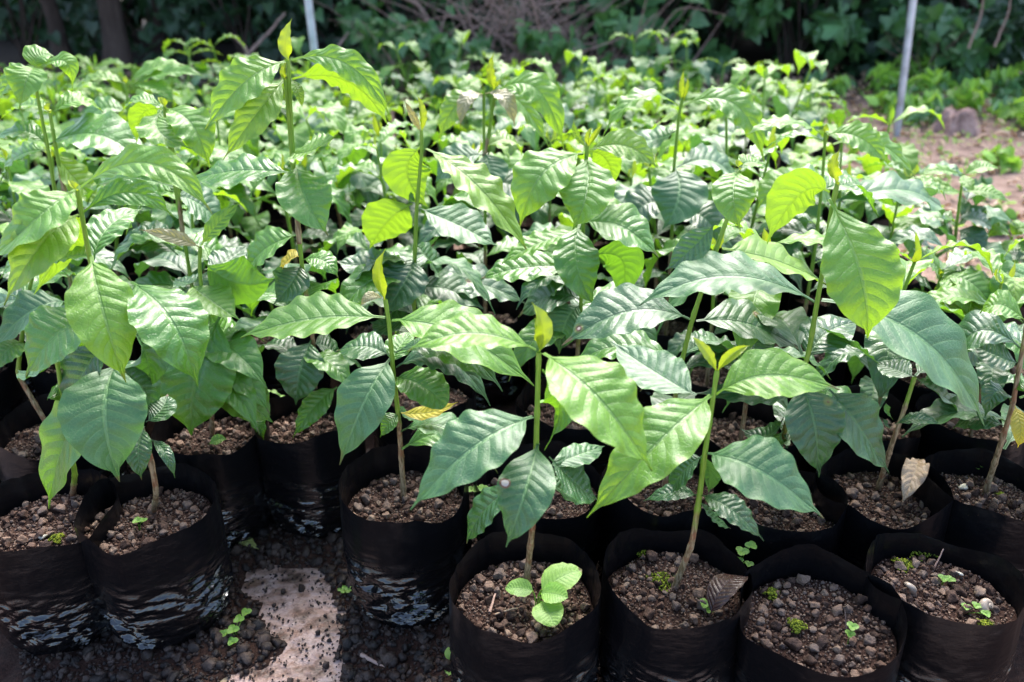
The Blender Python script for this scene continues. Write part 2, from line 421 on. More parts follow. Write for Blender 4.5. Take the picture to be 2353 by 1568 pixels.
class Bag_of:                                # collects geometry for ONE mesh
    def __init__(s): s.V = []; s.F = {}; s.U = []; s.n = 0
    def add(s, V, Fc, uv=None, slot=0):
        s.V.append(V); s.U.append(uv if uv is not None else np.zeros((len(V), 2)))
        s.F.setdefault((Fc.shape[1], slot), []).append(Fc + s.n); s.n += len(V)
    def mesh(s, name, mats, smooth=True):
        V = np.concatenate(s.V); U = np.concatenate(s.U)
        keys = list(s.F)
        if len(keys) == 1:
            return mesh_from(name, V, np.concatenate(s.F[keys[0]]), mats, U, smooth)
        faces = []; sl = []
        for k in keys:
            for f in s.F[k]:
                faces += f.tolist(); sl += [k[1]] * len(f)
        me = mesh_from(name, V, faces, mats, U, smooth)
        me.polygons.foreach_set('material_index', np.array(sl, dtype=np.int32))
        return me

def ico(sub):
    import bmesh
    bm = bmesh.new(); bmesh.ops.create_icosphere(bm, subdivisions=sub, radius=1.0)
    V = np.array([v.co[:] for v in bm.verts]); Fc = np.array([[v.index for v in f.verts] for f in bm.faces]); bm.free()
    return V, Fc
ICO1, ICO2, ICO3 = ico(1), ico(2), ico(3)

def stone(sub, rg):
    V, Fc = ICO2 if sub == 2 else (ICO3 if sub == 3 else ICO1)
    V = V.copy()
    for _ in range(12):                      # chip flat facets off
        d = nrm(rg.normal(size=3)); k = rg.uniform(.45, .82)
        h = V @ d; V -= np.clip(h - k, 0, None)[:, None] * d
    o_ = Vector(rg.uniform(0, 40, 3)); f = 1 + .3 * np.array([mnoise.noise(Vector(v * 1.9) + o_) for v in V]) + (.12 if sub == 3 else 0) * np.array([mnoise.noise(Vector(v * 5.0) + o_) for v in V])
    V = V * f[:, None] * rg.uniform(.7, 1.15, 3)
    return V, Fc
STONES1 = [stone(1, RNG) for _ in range(14)]
STONES2 = [stone(2, RNG) for _ in range(18)]
STONES3 = [stone(3, RNG) for _ in range(18)]

def rotmat(rg):
    q = nrm(rg.normal(size=4)); w, x, y, z = q
    return np.array([[1 - 2 * (y * y + z * z), 2 * (x * y - z * w), 2 * (x * z + y * w)], [2 * (x * y + z * w), 1 - 2 * (x * x + z * z), 2 * (y * z - x * w)], [2 * (x * z - y * w), 2 * (y * z + x * w), 1 - 2 * (x * x + y * y)]])

# ------------------------------------------------------------------ bags and soil
BR, BH, SOILZ = 0.080, 0.190, 0.152
def bag_meshes(seed, hi=True, rimdip=0.0):
    rg = np.random.default_rng(seed)
    na, nz = (120, 112) if hi else (28, 10)
    th = np.linspace(0, 2 * np.pi, na, endpoint=False)
    o = rg.uniform(0, 50)
    lob = np.array([mnoise.noise(Vector((math.cos(a) * 1.3 + o, math.sin(a) * 1.3, 3.1))) for a in th])
    rim = np.array([mnoise.noise(Vector((math.cos(a) * 1.15 + o, math.sin(a) * 1.15, 9.1))) for a in th])
    fine = np.array([mnoise.noise(Vector((math.cos(a) * 7 + o, math.sin(a) * 7, 1.7))) for a in th])
    zr = BH + 0.018 * rim + 0.002 * fine - rimdip * np.clip(-np.sin(th), 0, 1) ** 2
    a1 = rg.uniform(0, 6.28)
    kink = sum(q * np.exp(-((np.angle(np.exp(1j * (th - a1 - d)))) / wd) ** 2) for d, q, wd in ((0, .055, .16), (3.1, .05, .18), (1.4, -.035, .2), (4.6, -.03, .25)))
    rows = []
    tz = np.linspace(0, 1, nz + 1)
    for k, f in enumerate(tz):
        z = zr * f
        zz = z / BH
        r = BR * (0.985 + .03 * np.clip(zz, 0, 1) - 0.02 * np.cos(zz * 5))
        low = np.clip((0.32 - zz) / .32, 0, 1)
        r = r - BR * 0.30 * low ** 2.2                      # tucked in towards the base
        r = r * (1 + 0.075 * lob * (0.5 + zz * .5) + kink * np.clip(zz * 1.6 - .5, 0, 1)) + BR * .012 * fine * np.clip(zz, 0, 1)
        if hi:
            wm = np.clip((0.74 - zz) / .35, 0, 1) * np.clip(zz * 9, 0, 1)
            zz1 = z + 0.010 * np.sin(2 * th + o) + .004 * np.sin(5 * th)
            w1 = np.array([mnoise.noise(Vector((math.cos(a) * 2.7 + o, math.sin(a) * 2.7, q * 88))) for a, q in zip(th, zz1)])
            w2 = np.array([mnoise.noise(Vector((math.cos(a) * 3.4, math.sin(a) * 3.4 + o, q * 125))) for a, q in zip(th, z - 0.008 * np.cos(3 * th))])
            wm = wm * (.55 + .9 * np.clip(lob + .2 + .6 * np.sin(zz * 9 + 3 * th), -.4, .6))
            r = r + wm * (0.0058 * (1 - 2.6 * np.abs(w1)) + 0.0026 * (1 - 2.4 * np.abs(w2)) - .004)
        rows.append(np.stack([r * np.cos(th), r * np.sin(th), z], -1))
    top = rows[-1]; rt = np.linalg.norm(top[:, :2], axis=1)
    ni = 8 if hi else 3
    for k in range(1, ni + 1):                              # inner wall down to the soil
        f = k / ni
        rr = (rt - 0.0006) * (1 - .03 * f) + .0012 * fine
        rows.append(np.stack([rr * np.cos(th), rr * np.sin(th), zr + (SOILZ - .014 - zr) * f + .0002], -1))
    V = np.concatenate(rows); Fc = grid_faces(na, len(rows) - 1, wrap=True)
    base = np.arange(na)[::-1]
    b = bpy.data.meshes.new('bag')
    me = mesh_from('bag', V, Fc.tolist() + [base.tolist()], M['bag'])
    me.set_sharp_from_angle(angle=R(55))
    # soil disc
    B = Bag_of(); nr = 26 if hi else 6; m = na if hi else 20
    th2 = np.linspace(0, 2 * np.pi, m, endpoint=False)
    rin = np.interp(th2, np.r_[th, 2 * np.pi], np.r_[rt, rt[0]]) - 0.0022
    def hz(x, y):
        return SOILZ + .006 * mnoise.noise(Vector((x * 28 + o, y * 28, 0))) + .0028 * mnoise.noise(Vector((x * 110, y * 110 + o, 4)))
    rows = []
    for k in range(nr + 1):
        f = max(k / nr, .01); x = rin * f * np.cos(th2) * .985; y = rin * f * np.sin(th2) * .985
        rows.append(np.stack([x, y, [hz(a, c) - .002 * (k == nr) for a, c in zip(x, y)]], -1))
    soil = mesh_from('soil', np.concatenate(rows), grid_faces(m, nr, wrap=True), M['soil'])
    # gravel
    B = Bag_of(); spots = []
    count = 640 if hi else 46
    patch = rg.uniform(0, 6.3)
    for i in range(count):
        for _ in range(14):
            a = rg.uniform(0, 2 * np.pi); r = math.sqrt(rg.random())
            rad = min(0.0062, 0.0018 + 0.0019 * rg.pareto(2.0)) if hi else rg.uniform(.003, .007)
            if hi and i < 70: rad = rg.uniform(.0046, .0060) if i > 22 else rg.uniform(.0062, .0088)
            ri = np.interp(a, th2, rin) - rad - .002
            x, y = ri * r * math.cos(a), ri * r * math.sin(a)
            if mnoise.noise(Vector((x * 26 + o, y * 26 - o, 2))) < -.34 and rad > .003: continue
            if all((x - q[0]) ** 2 + (y - q[1]) ** 2 > ((rad + q[2]) * .78) ** 2 for q in spots): break
        else: continue
        spots.append((x, y, rad))
        V, Fc = (STONES3 if (hi and rad > .0044) else STONES2 if (hi and rad > .0028) else STONES1)[rg.integers(14)]
        V = (V * rad) @ rotmat(rg).T
        V = V + np.array([x, y, hz(x, y) + rad * rg.uniform(.15, .65)])
        B.add(V, Fc)
    if hi:
        for i in range(900):                                # fine debris: grains, flakes and fibre bits
            a = rg.uniform(0, 2 * np.pi); r = math.sqrt(rg.random()) * .96; ri = np.interp(a, th2, rin) - .002
            x, y = ri * r * math.cos(a), ri * r * math.sin(a)
            V, Fc = STONES1[rg.integers(14)]
            if i % 13 == 0: sv = np.array([rg.uniform(3, 7), .35, .35]) * .001
            else: sv = rg.uniform(.0007, .0019) * np.array([1, 1, rg.uniform(.4, 1)])
            Rm = rotmat(rg)
            if i % 13 == 0: c_, s_ = math.cos(a * 7), math.sin(a * 7); Rm = np.array([[c_, -s_, 0], [s_, c_, 0], [0, 0, 1.0]])
            B.add((V * sv) @ Rm.T + np.array([x, y, hz(x, y) + .0012]), Fc)
    grav = B.mesh('gravel', M['gravel'], smooth=False)
    return me, soil, grav

HI_BAGS = [bag_meshes(100 + k, True, rimdip=d) for k, d in enumerate((0.002, .006, .010, .004, .008))]
LO_BAGS = [bag_meshes(200 + k, False) for k in range(4)]

def add_bag(root, kind, k, loc=(0, 0, 0), rz=0.0, sc3=(1, 1, 1), tilt=(0, 0)):
    b, s, g = (HI_BAGS if kind == 'hi' else LO_BAGS)[k % (5 if kind == 'hi' else 4)]
    bo = part('grow_bag', b, root, loc)
    bo.rotation_euler = (tilt[0], tilt[1], rz); bo.scale = sc3
    part('soil', s, bo)
    go = part('gravel', g, bo); go['kind'] = 'stuff'
    return bo

# ------------------------------------------------------------------ hero seedlings (measured on the photograph)
LEAFSEED = [1000]
def hero_leaf(root, origin, Y, spec, cam_w=0.8):
    cls, bx, by, mx, my, tx, ty, w = spec[:8]
    dy = spec[8] if len(spec) > 8 else -0.03
    roll = spec[9] if len(spec) > 9 else 0
    opt = spec[10] if len(spec) > 10 else {}
    b = PY(bx, by, Y); drop = max(0.0, min(1.0, (ty - by) / 170.0)); dy = dy - .028 * drop if not opt.get('back') else dy
    m = PY(mx, my, Y + dy * (.45 + .33 * drop) - .004); t = PY(tx, ty, Y + dy)
    wr = w / F0 * m[1] / (CP - (my - H0 / 2) / F0 * SP)
    to_cam = nrm(np.array([0, 0, CAMZ]) - m)
    hint = np.array([0, 0, 1.0]) * opt.get('up', .8) + to_cam * .42
    if opt.get('back'): hint = np.array([0, 0, .45]) - to_cam * .8
    tv = nrm(t - b); nv = nrm(hint - (hint @ tv) * tv); sv = np.cross(tv, nv)
    sv = sv * math.cos(R(roll)) + nv * math.sin(R(roll))
    wr *= min(1.35, 1 / max(.3, math.sqrt(max(.05, 1 - (sv @ to_cam) ** 2))))
    LEAFSEED[0] += 1
    small = w < 45
    is_bud = cls == 'bud'
    me = leaf_mesh(b, m, t, wr * .94, hint, roll, 8 if small else 14, 26 if small else 56, LEAFSEED[0], M[cls],
                   wav=opt.get('wav', 1.0 if Y > 1.0 else .75) * .66, fold=opt.get('fold', .9 if is_bud else .16), quilt=opt.get('q', .5 if is_bud else 1.0),
                   petiole=opt.get('pet', .02 if is_bud else .075), shape=opt.get('shape', (.86, .62)), curl=opt.get('curl', 0.0))
    o = part('young_leaf' if is_bud else 'leaf', me, root, Vector(b - origin))
    return o

def hero_stem(root, origin, Y, pts, r0=.0036, r1=.0023, name='stem', woody=False):
    P = [p if len(p) == 3 else PY(p[0], p[1], Y) for p in pts]
    Q = smooth_path(P, 40)
    t = np.linspace(0, 1, 40)
    rad = r0 + (r1 - r0) * t
    for k in range(3, 40, 7): rad[k] *= 1.22
    V, Fc, uv = tube(Q, rad, 10)
    if woody: uv = uv * .42
    return part(name, mesh_from('stem', V - Q[0], Fc, M['stem'], uv), root, Vector(Q[0] - origin))

HERO_XY = []
GROUP = 'coffee seedlings in black bags'
def hero(label, bag, stems, leaves, extra_cam=None):
    """bag: (cx, cy, scale_xy, variant, rot, rimz, tiltx, tilty)  or ('Y', Y, x_px_of_soil, variant)"""
    if bag[0] == 'Y':
        Y = bag[1]; x = PY(bag[2], 600, Y)[0]
        X = x; sxy = 1.0; var = bag[3]; rot = random.uniform(0, 6); rimz = BH; tx = ty = 0; hi = 'hi' if Y < 1.5 else 'lo'
    else:
        cx, cy, sxy, var, rot, rimz, tx, ty = bag
        p = G(cx, cy, rimz); X, Y = p[0], p[1]; hi = 'hi'
    origin = np.array([X, Y, 0.0])
    root = empty('coffee_seedling', Vector(origin), label, 'seedling', GROUP)
    add_bag(root, hi, var, (0, 0, 0), rot, (sxy, sxy, rimz / BH), (tx, ty))
    HERO_XY.append((X, Y))
    soilz = SOILZ * rimz / BH
    for st in stems:
        pts = list(st)
        p0 = pts[0]
        if isinstance(p0, str): pts[0] = (X, Y, soilz - .01)
        elif len(p0) == 2:
            g = G(p0[0], p0[1], soilz); pts[0] = tuple(g - np.array([0, 0, .004]))
        hero_stem(root, origin, Y, pts, woody=('woody stem and dark' in label or label[:4] == 'bare'))
    for lf in leaves: hero_leaf(root, origin, Y, lf)
    if Y > .84 and label[:4] != 'bare':
        rg = np.random.default_rng(int(X * 1e4) % 9973)
        for k in range(7 if Y > .95 else 4):
            z = rg.uniform(.24, .39); a = rg.uniform(-.7, math.pi + .7); L = rg.uniform(.11, .15)
            p = np.array([X, Y, z]); d = np.array([math.cos(a), math.sin(a), 0])
            cl = ('dark', 'mid', 'spot', 'matte', 'mid', 'dark', 'mid')[k]
            me = leaf_mesh(p, p + d * L * .5 + [0, 0, .016], p + d * L * .92 + [0, 0, -.02 - .03 * rg.random()], L * .43, (0, -.1, 1), rg.uniform(-15, 15), 12, 44, int(rg.integers(9999)), M[cl], wav=.6)
            part('leaf', me, root, Vector(p - origin))
    return root

B_ = dict(back=True)
# ---- front row
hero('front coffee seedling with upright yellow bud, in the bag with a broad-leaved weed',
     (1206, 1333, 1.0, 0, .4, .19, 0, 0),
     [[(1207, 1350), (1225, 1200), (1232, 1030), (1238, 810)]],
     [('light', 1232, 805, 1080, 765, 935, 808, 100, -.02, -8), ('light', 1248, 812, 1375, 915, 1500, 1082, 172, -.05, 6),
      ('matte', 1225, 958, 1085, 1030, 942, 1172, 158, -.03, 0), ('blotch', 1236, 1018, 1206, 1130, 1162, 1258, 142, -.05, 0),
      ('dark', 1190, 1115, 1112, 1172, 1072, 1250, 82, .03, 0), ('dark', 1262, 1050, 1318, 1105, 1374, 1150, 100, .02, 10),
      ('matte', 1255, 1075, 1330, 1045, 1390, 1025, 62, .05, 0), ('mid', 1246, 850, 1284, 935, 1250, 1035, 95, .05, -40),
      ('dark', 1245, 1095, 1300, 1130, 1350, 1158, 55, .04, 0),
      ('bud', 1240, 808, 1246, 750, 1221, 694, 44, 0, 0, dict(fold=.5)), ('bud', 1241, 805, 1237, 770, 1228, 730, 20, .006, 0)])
hero('seedling with two small V-shaped tip leaves, in the bag with the purple dead leaf',
     (1554, 1312, 1.0, 1, 2.0, .19, 0, 0),
     [[(1548, 1350), (1590, 1250), (1606, 1150), (1620, 1040), (1640, 905), (1648, 850)]],
     [('light', 1646, 907, 1768, 862, 1930, 896, 122, .0, -5), ('light', 1634, 908, 1512, 1018, 1348, 1190, 158, -.05, 0),
      ('matte', 1622, 1042, 1748, 1082, 1893, 1191, 152, -.03, 0), ('dark', 1614, 1050, 1572, 1080, 1532, 1140, 70, .03, 0),
      ('dark', 1618, 1050, 1630, 1080, 1628, 1135, 60, .05, 0), ('dark', 1608, 1138, 1682, 1172, 1756, 1244, 66, -.02, 0),
      ('dark', 1604, 1140, 1545, 1132, 1478, 1152, 42, .02, 0), ('dark', 1606, 1150, 1640, 1190, 1680, 1215, 34, .03, 0),
      ('matte', 1600, 908, 1505, 855, 1403, 784, 118, .10, 0),
      ('bud', 1646, 852, 1622, 808, 1588, 772, 26, 0, 30), ('bud', 1650, 852, 1682, 815, 1724, 794, 26, 0, -30)])
# ---- second row
hero('slender seedling with a pointed spotted tip, in the bag left of the front centre bag',
     (928, 1105, 1.0, 2, 1.1, .198, 0, 0),
     [[(928, 1145), (916, 960), (905, 870), (893, 735), (885, 688)]],
     [('light', 885, 730, 715, 732, 552, 776, 125, .0, -6), ('light', 900, 737, 1055, 768, 1228, 887, 132, .0, 4),
      ('matte', 897, 825, 838, 920, 780, 1069, 128, -.04, 0), ('mid', 905, 868, 968, 884, 1024, 935, 92, -.02, 0, dict(shape=(.6, .6), wav=1.5)),
      ('dark', 897, 818, 835, 795, 772, 808, 80, .02, 0), ('mid', 900, 835, 918, 795, 952, 760, 66, .05, 0),
      ('yellow', 916, 948, 985, 948, 1052, 924, 40, -.01, 0), ('mid', 915, 950, 893, 972, 873, 1006, 44, 0, 0), ('dark', 910, 930, 935, 955, 960, 960, 36, .03, 0),
      ('bud', 884, 690, 872, 630, 886, 572, 30, 0, 0), ('bronze', 882, 688, 852, 680, 827, 706, 24, -.02, 20)])
hero('large seedling with twisted woody stem and big drooping leaves, in the left front bag',
     (338, 1155, 1.0, 3, .2, .19, 0, 0),
     [[(352, 1172), (360, 1130), (345, 1050), (300, 900), (240, 740), (205, 590), (178, 438)]],
     [('light', 185, 432, 345, 375, 488, 492, 88, -.02, -20), ('light', 172, 437, 85, 500, -35, 612, 112, -.03, 0),
      ('mid', 188, 492, 300, 442, 398, 500, 66, .04, -30), ('young', 182, 494, 95, 560, 8, 702, 120, -.04, 10),
      ('young', 180, 500, 150, 560, 78, 678, 80, .05, -10, B_), ('light', 210, 588, 236, 715, 290, 880, 158, -.05, 0),
      ('mid', 300, 648, 392, 735, 455, 890, 168, -.04, 10), ('mid', 215, 730, 125, 770, 58, 868, 130, -.02, 0),
      ('matte', 270, 830, 240, 950, 275, 1108, 196, -.05, 0), ('dark', 245, 790, 185, 870, 158, 985, 110, .01, 0),
      ('mid', 255, 850, 150, 1010, 112, 1170, 124, .0, 0), ('dark', 332, 980, 318, 1035, 326, 1104, 62, -.02, 0),
      ('dark', 345, 1010, 380, 1040, 402, 1100, 30, -.02, 0), ('dark', 335, 970, 370, 940, 385, 905, 70, .04, 0), ('mid', 210, 592, 165, 588, 100, 612, 66, .05, 0),
      ('mid', 215, 600, 250, 520, 330, 480, 80, .09, 0),
      ('dark', 300, 760, 335, 810, 345, 900, 110, .05, 0), ('mid', 225, 640, 190, 700, 140, 760, 90, .05, 0), ('dark', 270, 850, 320, 880, 360, 960, 90, .04, 0),
     ('bud', 178, 440, 168, 428, 156, 412, 16, 0, 0)])
hero('seedling with one big yellow-tipped leaf hanging beside its smooth green stem, right of centre',
     (1790, 1130, 1.0, 4, 3.0, .19, 0, 0),
     [[(1765, 1120), (1820, 930), (1858, 815), (1878, 692), (1893, 610), (1912, 470), (1925, 420)]],
     [('light', 1905, 458, 1978, 625, 1993, 778, 176, -.05, 0, dict(wav=1.0)), ('young', 1906, 442, 1835, 448, 1762, 560, 118, .02, 25, B_),
      ('matte', 1872, 694, 1672, 634, 1468, 702, 128, .0, -10), ('matte', 1888, 690, 2120, 778, 2262, 980, 182, -.03, 4, dict(wav=.6)),
      ('dark', 1856, 828, 1900, 765, 1978, 738, 112, .06, 0), ('dark', 1880, 750, 1950, 785, 2022, 838, 50, .05, 30),
      ('spot', 1840, 885, 1872, 975, 1882, 1098, 140, -.02, 0), ('spot', 1905, 895, 1975, 980, 2044, 1088, 122, .0, 0),
      ('dark', 1830, 900, 1745, 900, 1590, 905, 95, .03, -12), ('dark', 1800, 990, 1790, 1040, 1840, 1090, 60, .03, 0), ('dark', 1800, 960, 1760, 1000, 1700, 985, 60, .05, 0),
      ('bud', 1926, 430, 1915, 390, 1932, 340, 30, 0, 0, dict(wav=2.0)), ('mid', 1930, 425, 1975, 430, 2010, 490, 60, .05, 0)])
hero('coffee seedling with broad grey-green spotted leaves behind the V-shaped young leaves',
     (1530, 1092, 1.0, 0, 4.0, .188, 0, 0),
     [['soil', (1545, 950), (1560, 860), (1590, 735), (1640, 590), (1690, 450), (1700, 395)]],
     [('spot', 1587, 735, 1445, 715, 1290, 795, 125, .0, -5), ('spot', 1600, 738, 1725, 745, 1842, 808, 118, .02, 5),
      ('young', 1660, 572, 1790, 600, 1902, 655, 118, .08, 0), ('light', 1700, 390, 1685, 445, 1702, 532, 104, -.03, 0),
      ('dark', 1645, 512, 1590, 570, 1528, 622, 74, .02, 20), ('light', 1702, 385, 1722, 372, 1760, 378, 50, .02, 0),
      ('dark', 1570, 830, 1520, 850, 1470, 900, 80, .03, 0), ('dark', 1575, 820, 1640, 790, 1700, 840, 80, .06, 0),
      ('bud', 1700, 392, 1696, 380, 1692, 366, 14, 0, 0)])
hero('bare-stemmed seedling with two tiny side shoots, in the bag with the tan dead leaf',
     (2031, 1108, 1.0, 1, 5.0, .19, 0, 0),
     [[(2018, 1122), (2050, 1020), (2075, 950), (2102, 866)]],
     [('dark', 2056, 976, 2108, 962, 2166, 978, 28, -.02, 0), ('mid', 2052, 965, 2040, 945, 2036, 926, 16, 0, 0), ('dark', 2048, 985, 2038, 975, 2030, 962, 14, 0, 0),
      ('dark', 2102, 868, 2180, 920, 2265, 985, 80, .06, 0), ('dark', 2100, 866, 2060, 850, 2010, 830, 60, .05, 0), ('dark', 2104, 864, 2150, 845, 2210, 880, 70, .08, 0)])
hero('seedling with a peeling woody stem and dark leaves, in the bag at the right border',
     (2283, 1112, 1.02, 2, 2.2, .19, 0, 0),
     [[(2262, 1138), (2300, 1020), (2325, 940), (2345, 830), (2360, 740)]],
     [('dark', 2342, 835, 2285, 815, 2235, 788, 80, .02, 0), ('dark', 2345, 800, 2250, 760, 2180, 835, 92, .04, 0), ('dark', 2325, 925, 2290, 900, 2262, 965, 60, -.01, 0),
      ('yellow', 2330, 930, 2345, 980, 2338, 1030, 44, -.02, 0), ('mid', 2330, 900, 2352, 880, 2375, 900, 50, 0, 0), ('dark', 2310, 980, 2240, 960, 2190, 985, 60, .03, 0),
      ('light', 2358, 740, 2300, 700, 2250, 720, 70, .02, 0), ('light', 2360, 740, 2400, 720, 2450, 760, 80, 0, 0)])
hero('coffee seedling in the leftmost front bag, mostly hidden under its neighbour\'s leaves',
     (92, 1165, 1.02, 4, 1.4, .19, 0, 0),
     [[(165, 1135), (172, 1090), (150, 960), (130, 820)]],
     [('mid', 150, 930, 125, 900, 108, 920, 40, .0, 0), ('dark', 150, 905, 190, 960, 195, 1040, 60, .03, 0), ('dark', 130, 825, 80, 860, 40, 850, 60, .06, 0), ('dark', 140, 850, 180, 840, 220, 870, 60, .06, 0)])
# ---- third row
hero('seedling with glossy dimpled dark leaves just behind the large drooping one at left',
     (480, 975, .98, 0, 1.0, .19, 0, 0),
     [[(487, 1000), (485, 880), (470, 720), (458, 620), (460, 568)]],
     [('bronze', 458, 568, 400, 545, 320, 528, 34, -.02, 30), ('light', 463, 564, 500, 515, 556, 462, 42, .02, -20),
      ('mid', 468, 600, 545, 650, 632, 640, 120, .02, 0, B_), ('light', 440, 655, 485, 690, 550, 735, 100, -.02, 10),
      ('mid', 510, 720, 450, 870, 440, 1002, 178, -.06, 0, dict(q=1.6)), ('light', 505, 850, 560, 912, 628, 972, 112, -.02, 0),
      ('mid', 560, 950, 590, 970, 606, 1012, 34, .0, 20), ('dark', 455, 640, 430, 650, 400, 640, 60, .04, 0),
      ('mid', 500, 780, 545, 810, 570, 830, 60, .06, 20), ('dark', 470, 620, 520, 600, 570, 560, 70, .07, 0), ('dark', 470, 700, 400, 770, 350, 870, 110, .0, 0), ('dark', 480, 860, 420, 850, 350, 880, 90, .03, 0), ('mid', 475, 700, 520, 760, 590, 760, 90, .05, 0), ('dark', 484, 880, 530, 860, 590, 900, 80, .04, 0)])
hero('tallest coffee seedling with an upright yellow bud reaching up beside the left pole',
     (705, 952, .98, 3, 2.6, .19, 0, 0),
     [[(722, 912), (722, 800), (692, 600), (680, 440), (672, 325), (662, 140)], [PY(688, 560, 1.03), (668, 325), (656, 182)]],
     [('light', 655, 142, 560, 190, 470, 300, 96, -.02, 12), ('young', 652, 185, 590, 260, 512, 368, 86, -.03, 25),
      ('light', 672, 138, 800, 148, 897, 270, 70, -.01, -25), ('young', 672, 182, 800, 188, 892, 290, 84, .01, -25, B_),
      ('young', 668, 180, 685, 210, 695, 248, 26, .0, 0), ('light', 668, 350, 715, 345, 776, 308, 92, -.03, 0, dict(wav=1.6)),
      ('mid', 682, 378, 700, 450, 755, 542, 130, -.05, 0, dict(q=1.4)), ('mid', 672, 398, 540, 392, 422, 420, 92, .03, 0),
      ('mid', 694, 598, 742, 598, 778, 640, 55, -.01, 0), ('yellow', 688, 590, 660, 600, 632, 645, 50, .03, 0),
      ('dark', 692, 608, 668, 650, 628, 700, 90, -.01, 0), ('mid', 684, 540, 610, 570, 562, 626, 90, .02, 0),
      ('dark', 716, 780, 690, 850, 680, 932, 118, -.03, 0), ('mid', 775, 890, 722, 935, 672, 1008, 62, -.02, 20), ('dark', 720, 790, 760, 800, 800, 840, 70, .04, 0),
      ('bud', 663, 140, 656, 95, 671, 42, 32, 0, 0, dict(fold=.3)), ('bud', 656, 185, 652, 165, 660, 140, 14, 0, 0)])
hero('coffee seedling with large backlit yellow-green leaves and twin twisted tips, left of centre',
     ('Y', 1.12, 955, 2),
     [['soil', (950, 690), (953, 590), (957, 480), (970, 340), (968, 300)]],
     [('young', 968, 338, 935, 400, 985, 478, 118, .02, 0, B_), ('young', 978, 342, 1100, 430, 1215, 582, 92, -.04, 12),
      ('young', 948, 468, 890, 510, 850, 572, 118, .03, 0, B_), ('matte', 962, 478, 1060, 520, 1142, 566, 95, -.02, 0),
      ('spot', 945, 598, 850, 610, 770, 600, 76, .0, 0), ('spot', 952, 595, 925, 655, 880, 725, 116, -.03, 0), ('spot', 952, 665, 1030, 665, 1114, 714, 80, -.01, 0),
      ('mid', 955, 465, 945, 455, 938, 470, 26, 0, 0), ('spot', 955, 660, 1090, 650, 1210, 700, 90, .05, 0), ('dark', 955, 560, 990, 600, 1020, 650, 70, .05, 0), ('dark', 950, 720, 900, 745, 850, 740, 70, .03, 0),
      ('bronze', 968, 305, 950, 270, 928, 228, 18, 0, 20), ('bud', 970, 300, 968, 260, 958, 216, 18, 0, -20)])
hero('central coffee seedling crowned by two pale glossy downturned leaves',
     ('Y', 1.08, 1330, 1),
     [['soil', (1335, 700), (1340, 520), (1347, 358), (1350, 335)]],
     [('light', 1342, 352, 1245, 400, 1195, 522, 130, -.03, 0, dict(q=1.5)), ('light', 1346, 360, 1348, 440, 1315, 528, 138, -.05, 0, dict(q=1.5)),
      ('young', 1355, 345, 1440, 335, 1512, 388, 66, .0, -15), ('young', 1355, 348, 1395, 370, 1410, 430, 66, .04, 0, B_),
      ('mid', 1332, 515, 1325, 605, 1370, 708, 110, -.04, 0), ('mid', 1342, 512, 1430, 520, 1514, 592, 108, -.02, 0, dict(q=1.4)),
      ('light', 1336, 530, 1235, 560, 1152, 607, 66, -.02, -15), ('mid', 1335, 612, 1200, 615, 1104, 642, 82, .01, 0),
      ('mid', 1350, 590, 1430, 600, 1418, 698, 100, .02, 0, B_), ('matte', 1335, 700, 1300, 740, 1285, 815, 90, .0, 0), ('dark', 1335, 690, 1260, 680, 1190, 730, 90, .04, 0), ('dark', 1338, 640, 1290, 650, 1235, 700, 80, .07, 0),
      ('young', 1350, 340, 1325, 310, 1318, 274, 16, 0, 30), ('bud', 1352, 338, 1368, 310, 1386, 284, 14, 0, -30), ('bud', 1350, 336, 1352, 312, 1362, 292, 12, 0, 0)])
hero('coffee seedling with small pale shiny top leaves, above the right edge bag',
     ('Y', 1.20, 2170, 0),
     [['soil', (2140, 760), (2160, 640), (2168, 620)], [PY(2140, 740, 1.2), (2150, 680), (2165, 625)]],
     [('light', 2162, 636, 2135, 595, 2074, 588, 62, .0, 0), ('light', 2158, 642, 2200, 660, 2226, 732, 66, -.03, 0), ('light', 2168, 636, 2240, 655, 2296, 742, 66, -.03, 0),
      ('light', 2150, 722, 2240, 690, 2353, 742, 92, -.02, 0), ('mid', 2150, 720, 2100, 700, 2040, 740, 70, .03, 0), ('dark', 2145, 760, 2220, 790, 2260, 850, 90, -.02, 0), ('young', 2150, 660, 2130, 690, 2100, 660, 60, .05, 0),
      ('bud', 2162, 640, 2158, 628, 2160, 615, 12, 0, 0)])
hero('coffee seedling with four long narrow pale leaves arching from one green stem tip, upper right',
     ('Y', 1.30, 1870, 3),
     [['soil', (1875, 560), (1890, 410), (1897, 305)]],
     [('light', 1893, 310, 1805, 280, 1712, 312, 56, -.02, -15), ('mid', 1890, 322, 1820, 312, 1752, 348, 34, .04, -20),
      ('light', 1900, 310, 1975, 315, 2042, 380, 62, -.03, -10), ('light', 1915, 332, 2020, 330, 2106, 412, 56, .02, -10),
      ('light', 1885, 440, 1800, 430, 1740, 480, 90, .0, 0), ('mid', 1888, 440, 1960, 430, 2020, 500, 90, .06, 0), ('matte', 1900, 470, 2100, 440, 2180, 540, 100, .08, 0), ('dark', 1880, 540, 1800, 560, 1760, 620, 90, .03, 0),
      ('bud', 1898, 308, 1897, 298, 1900, 282, 14, 0, 0)])
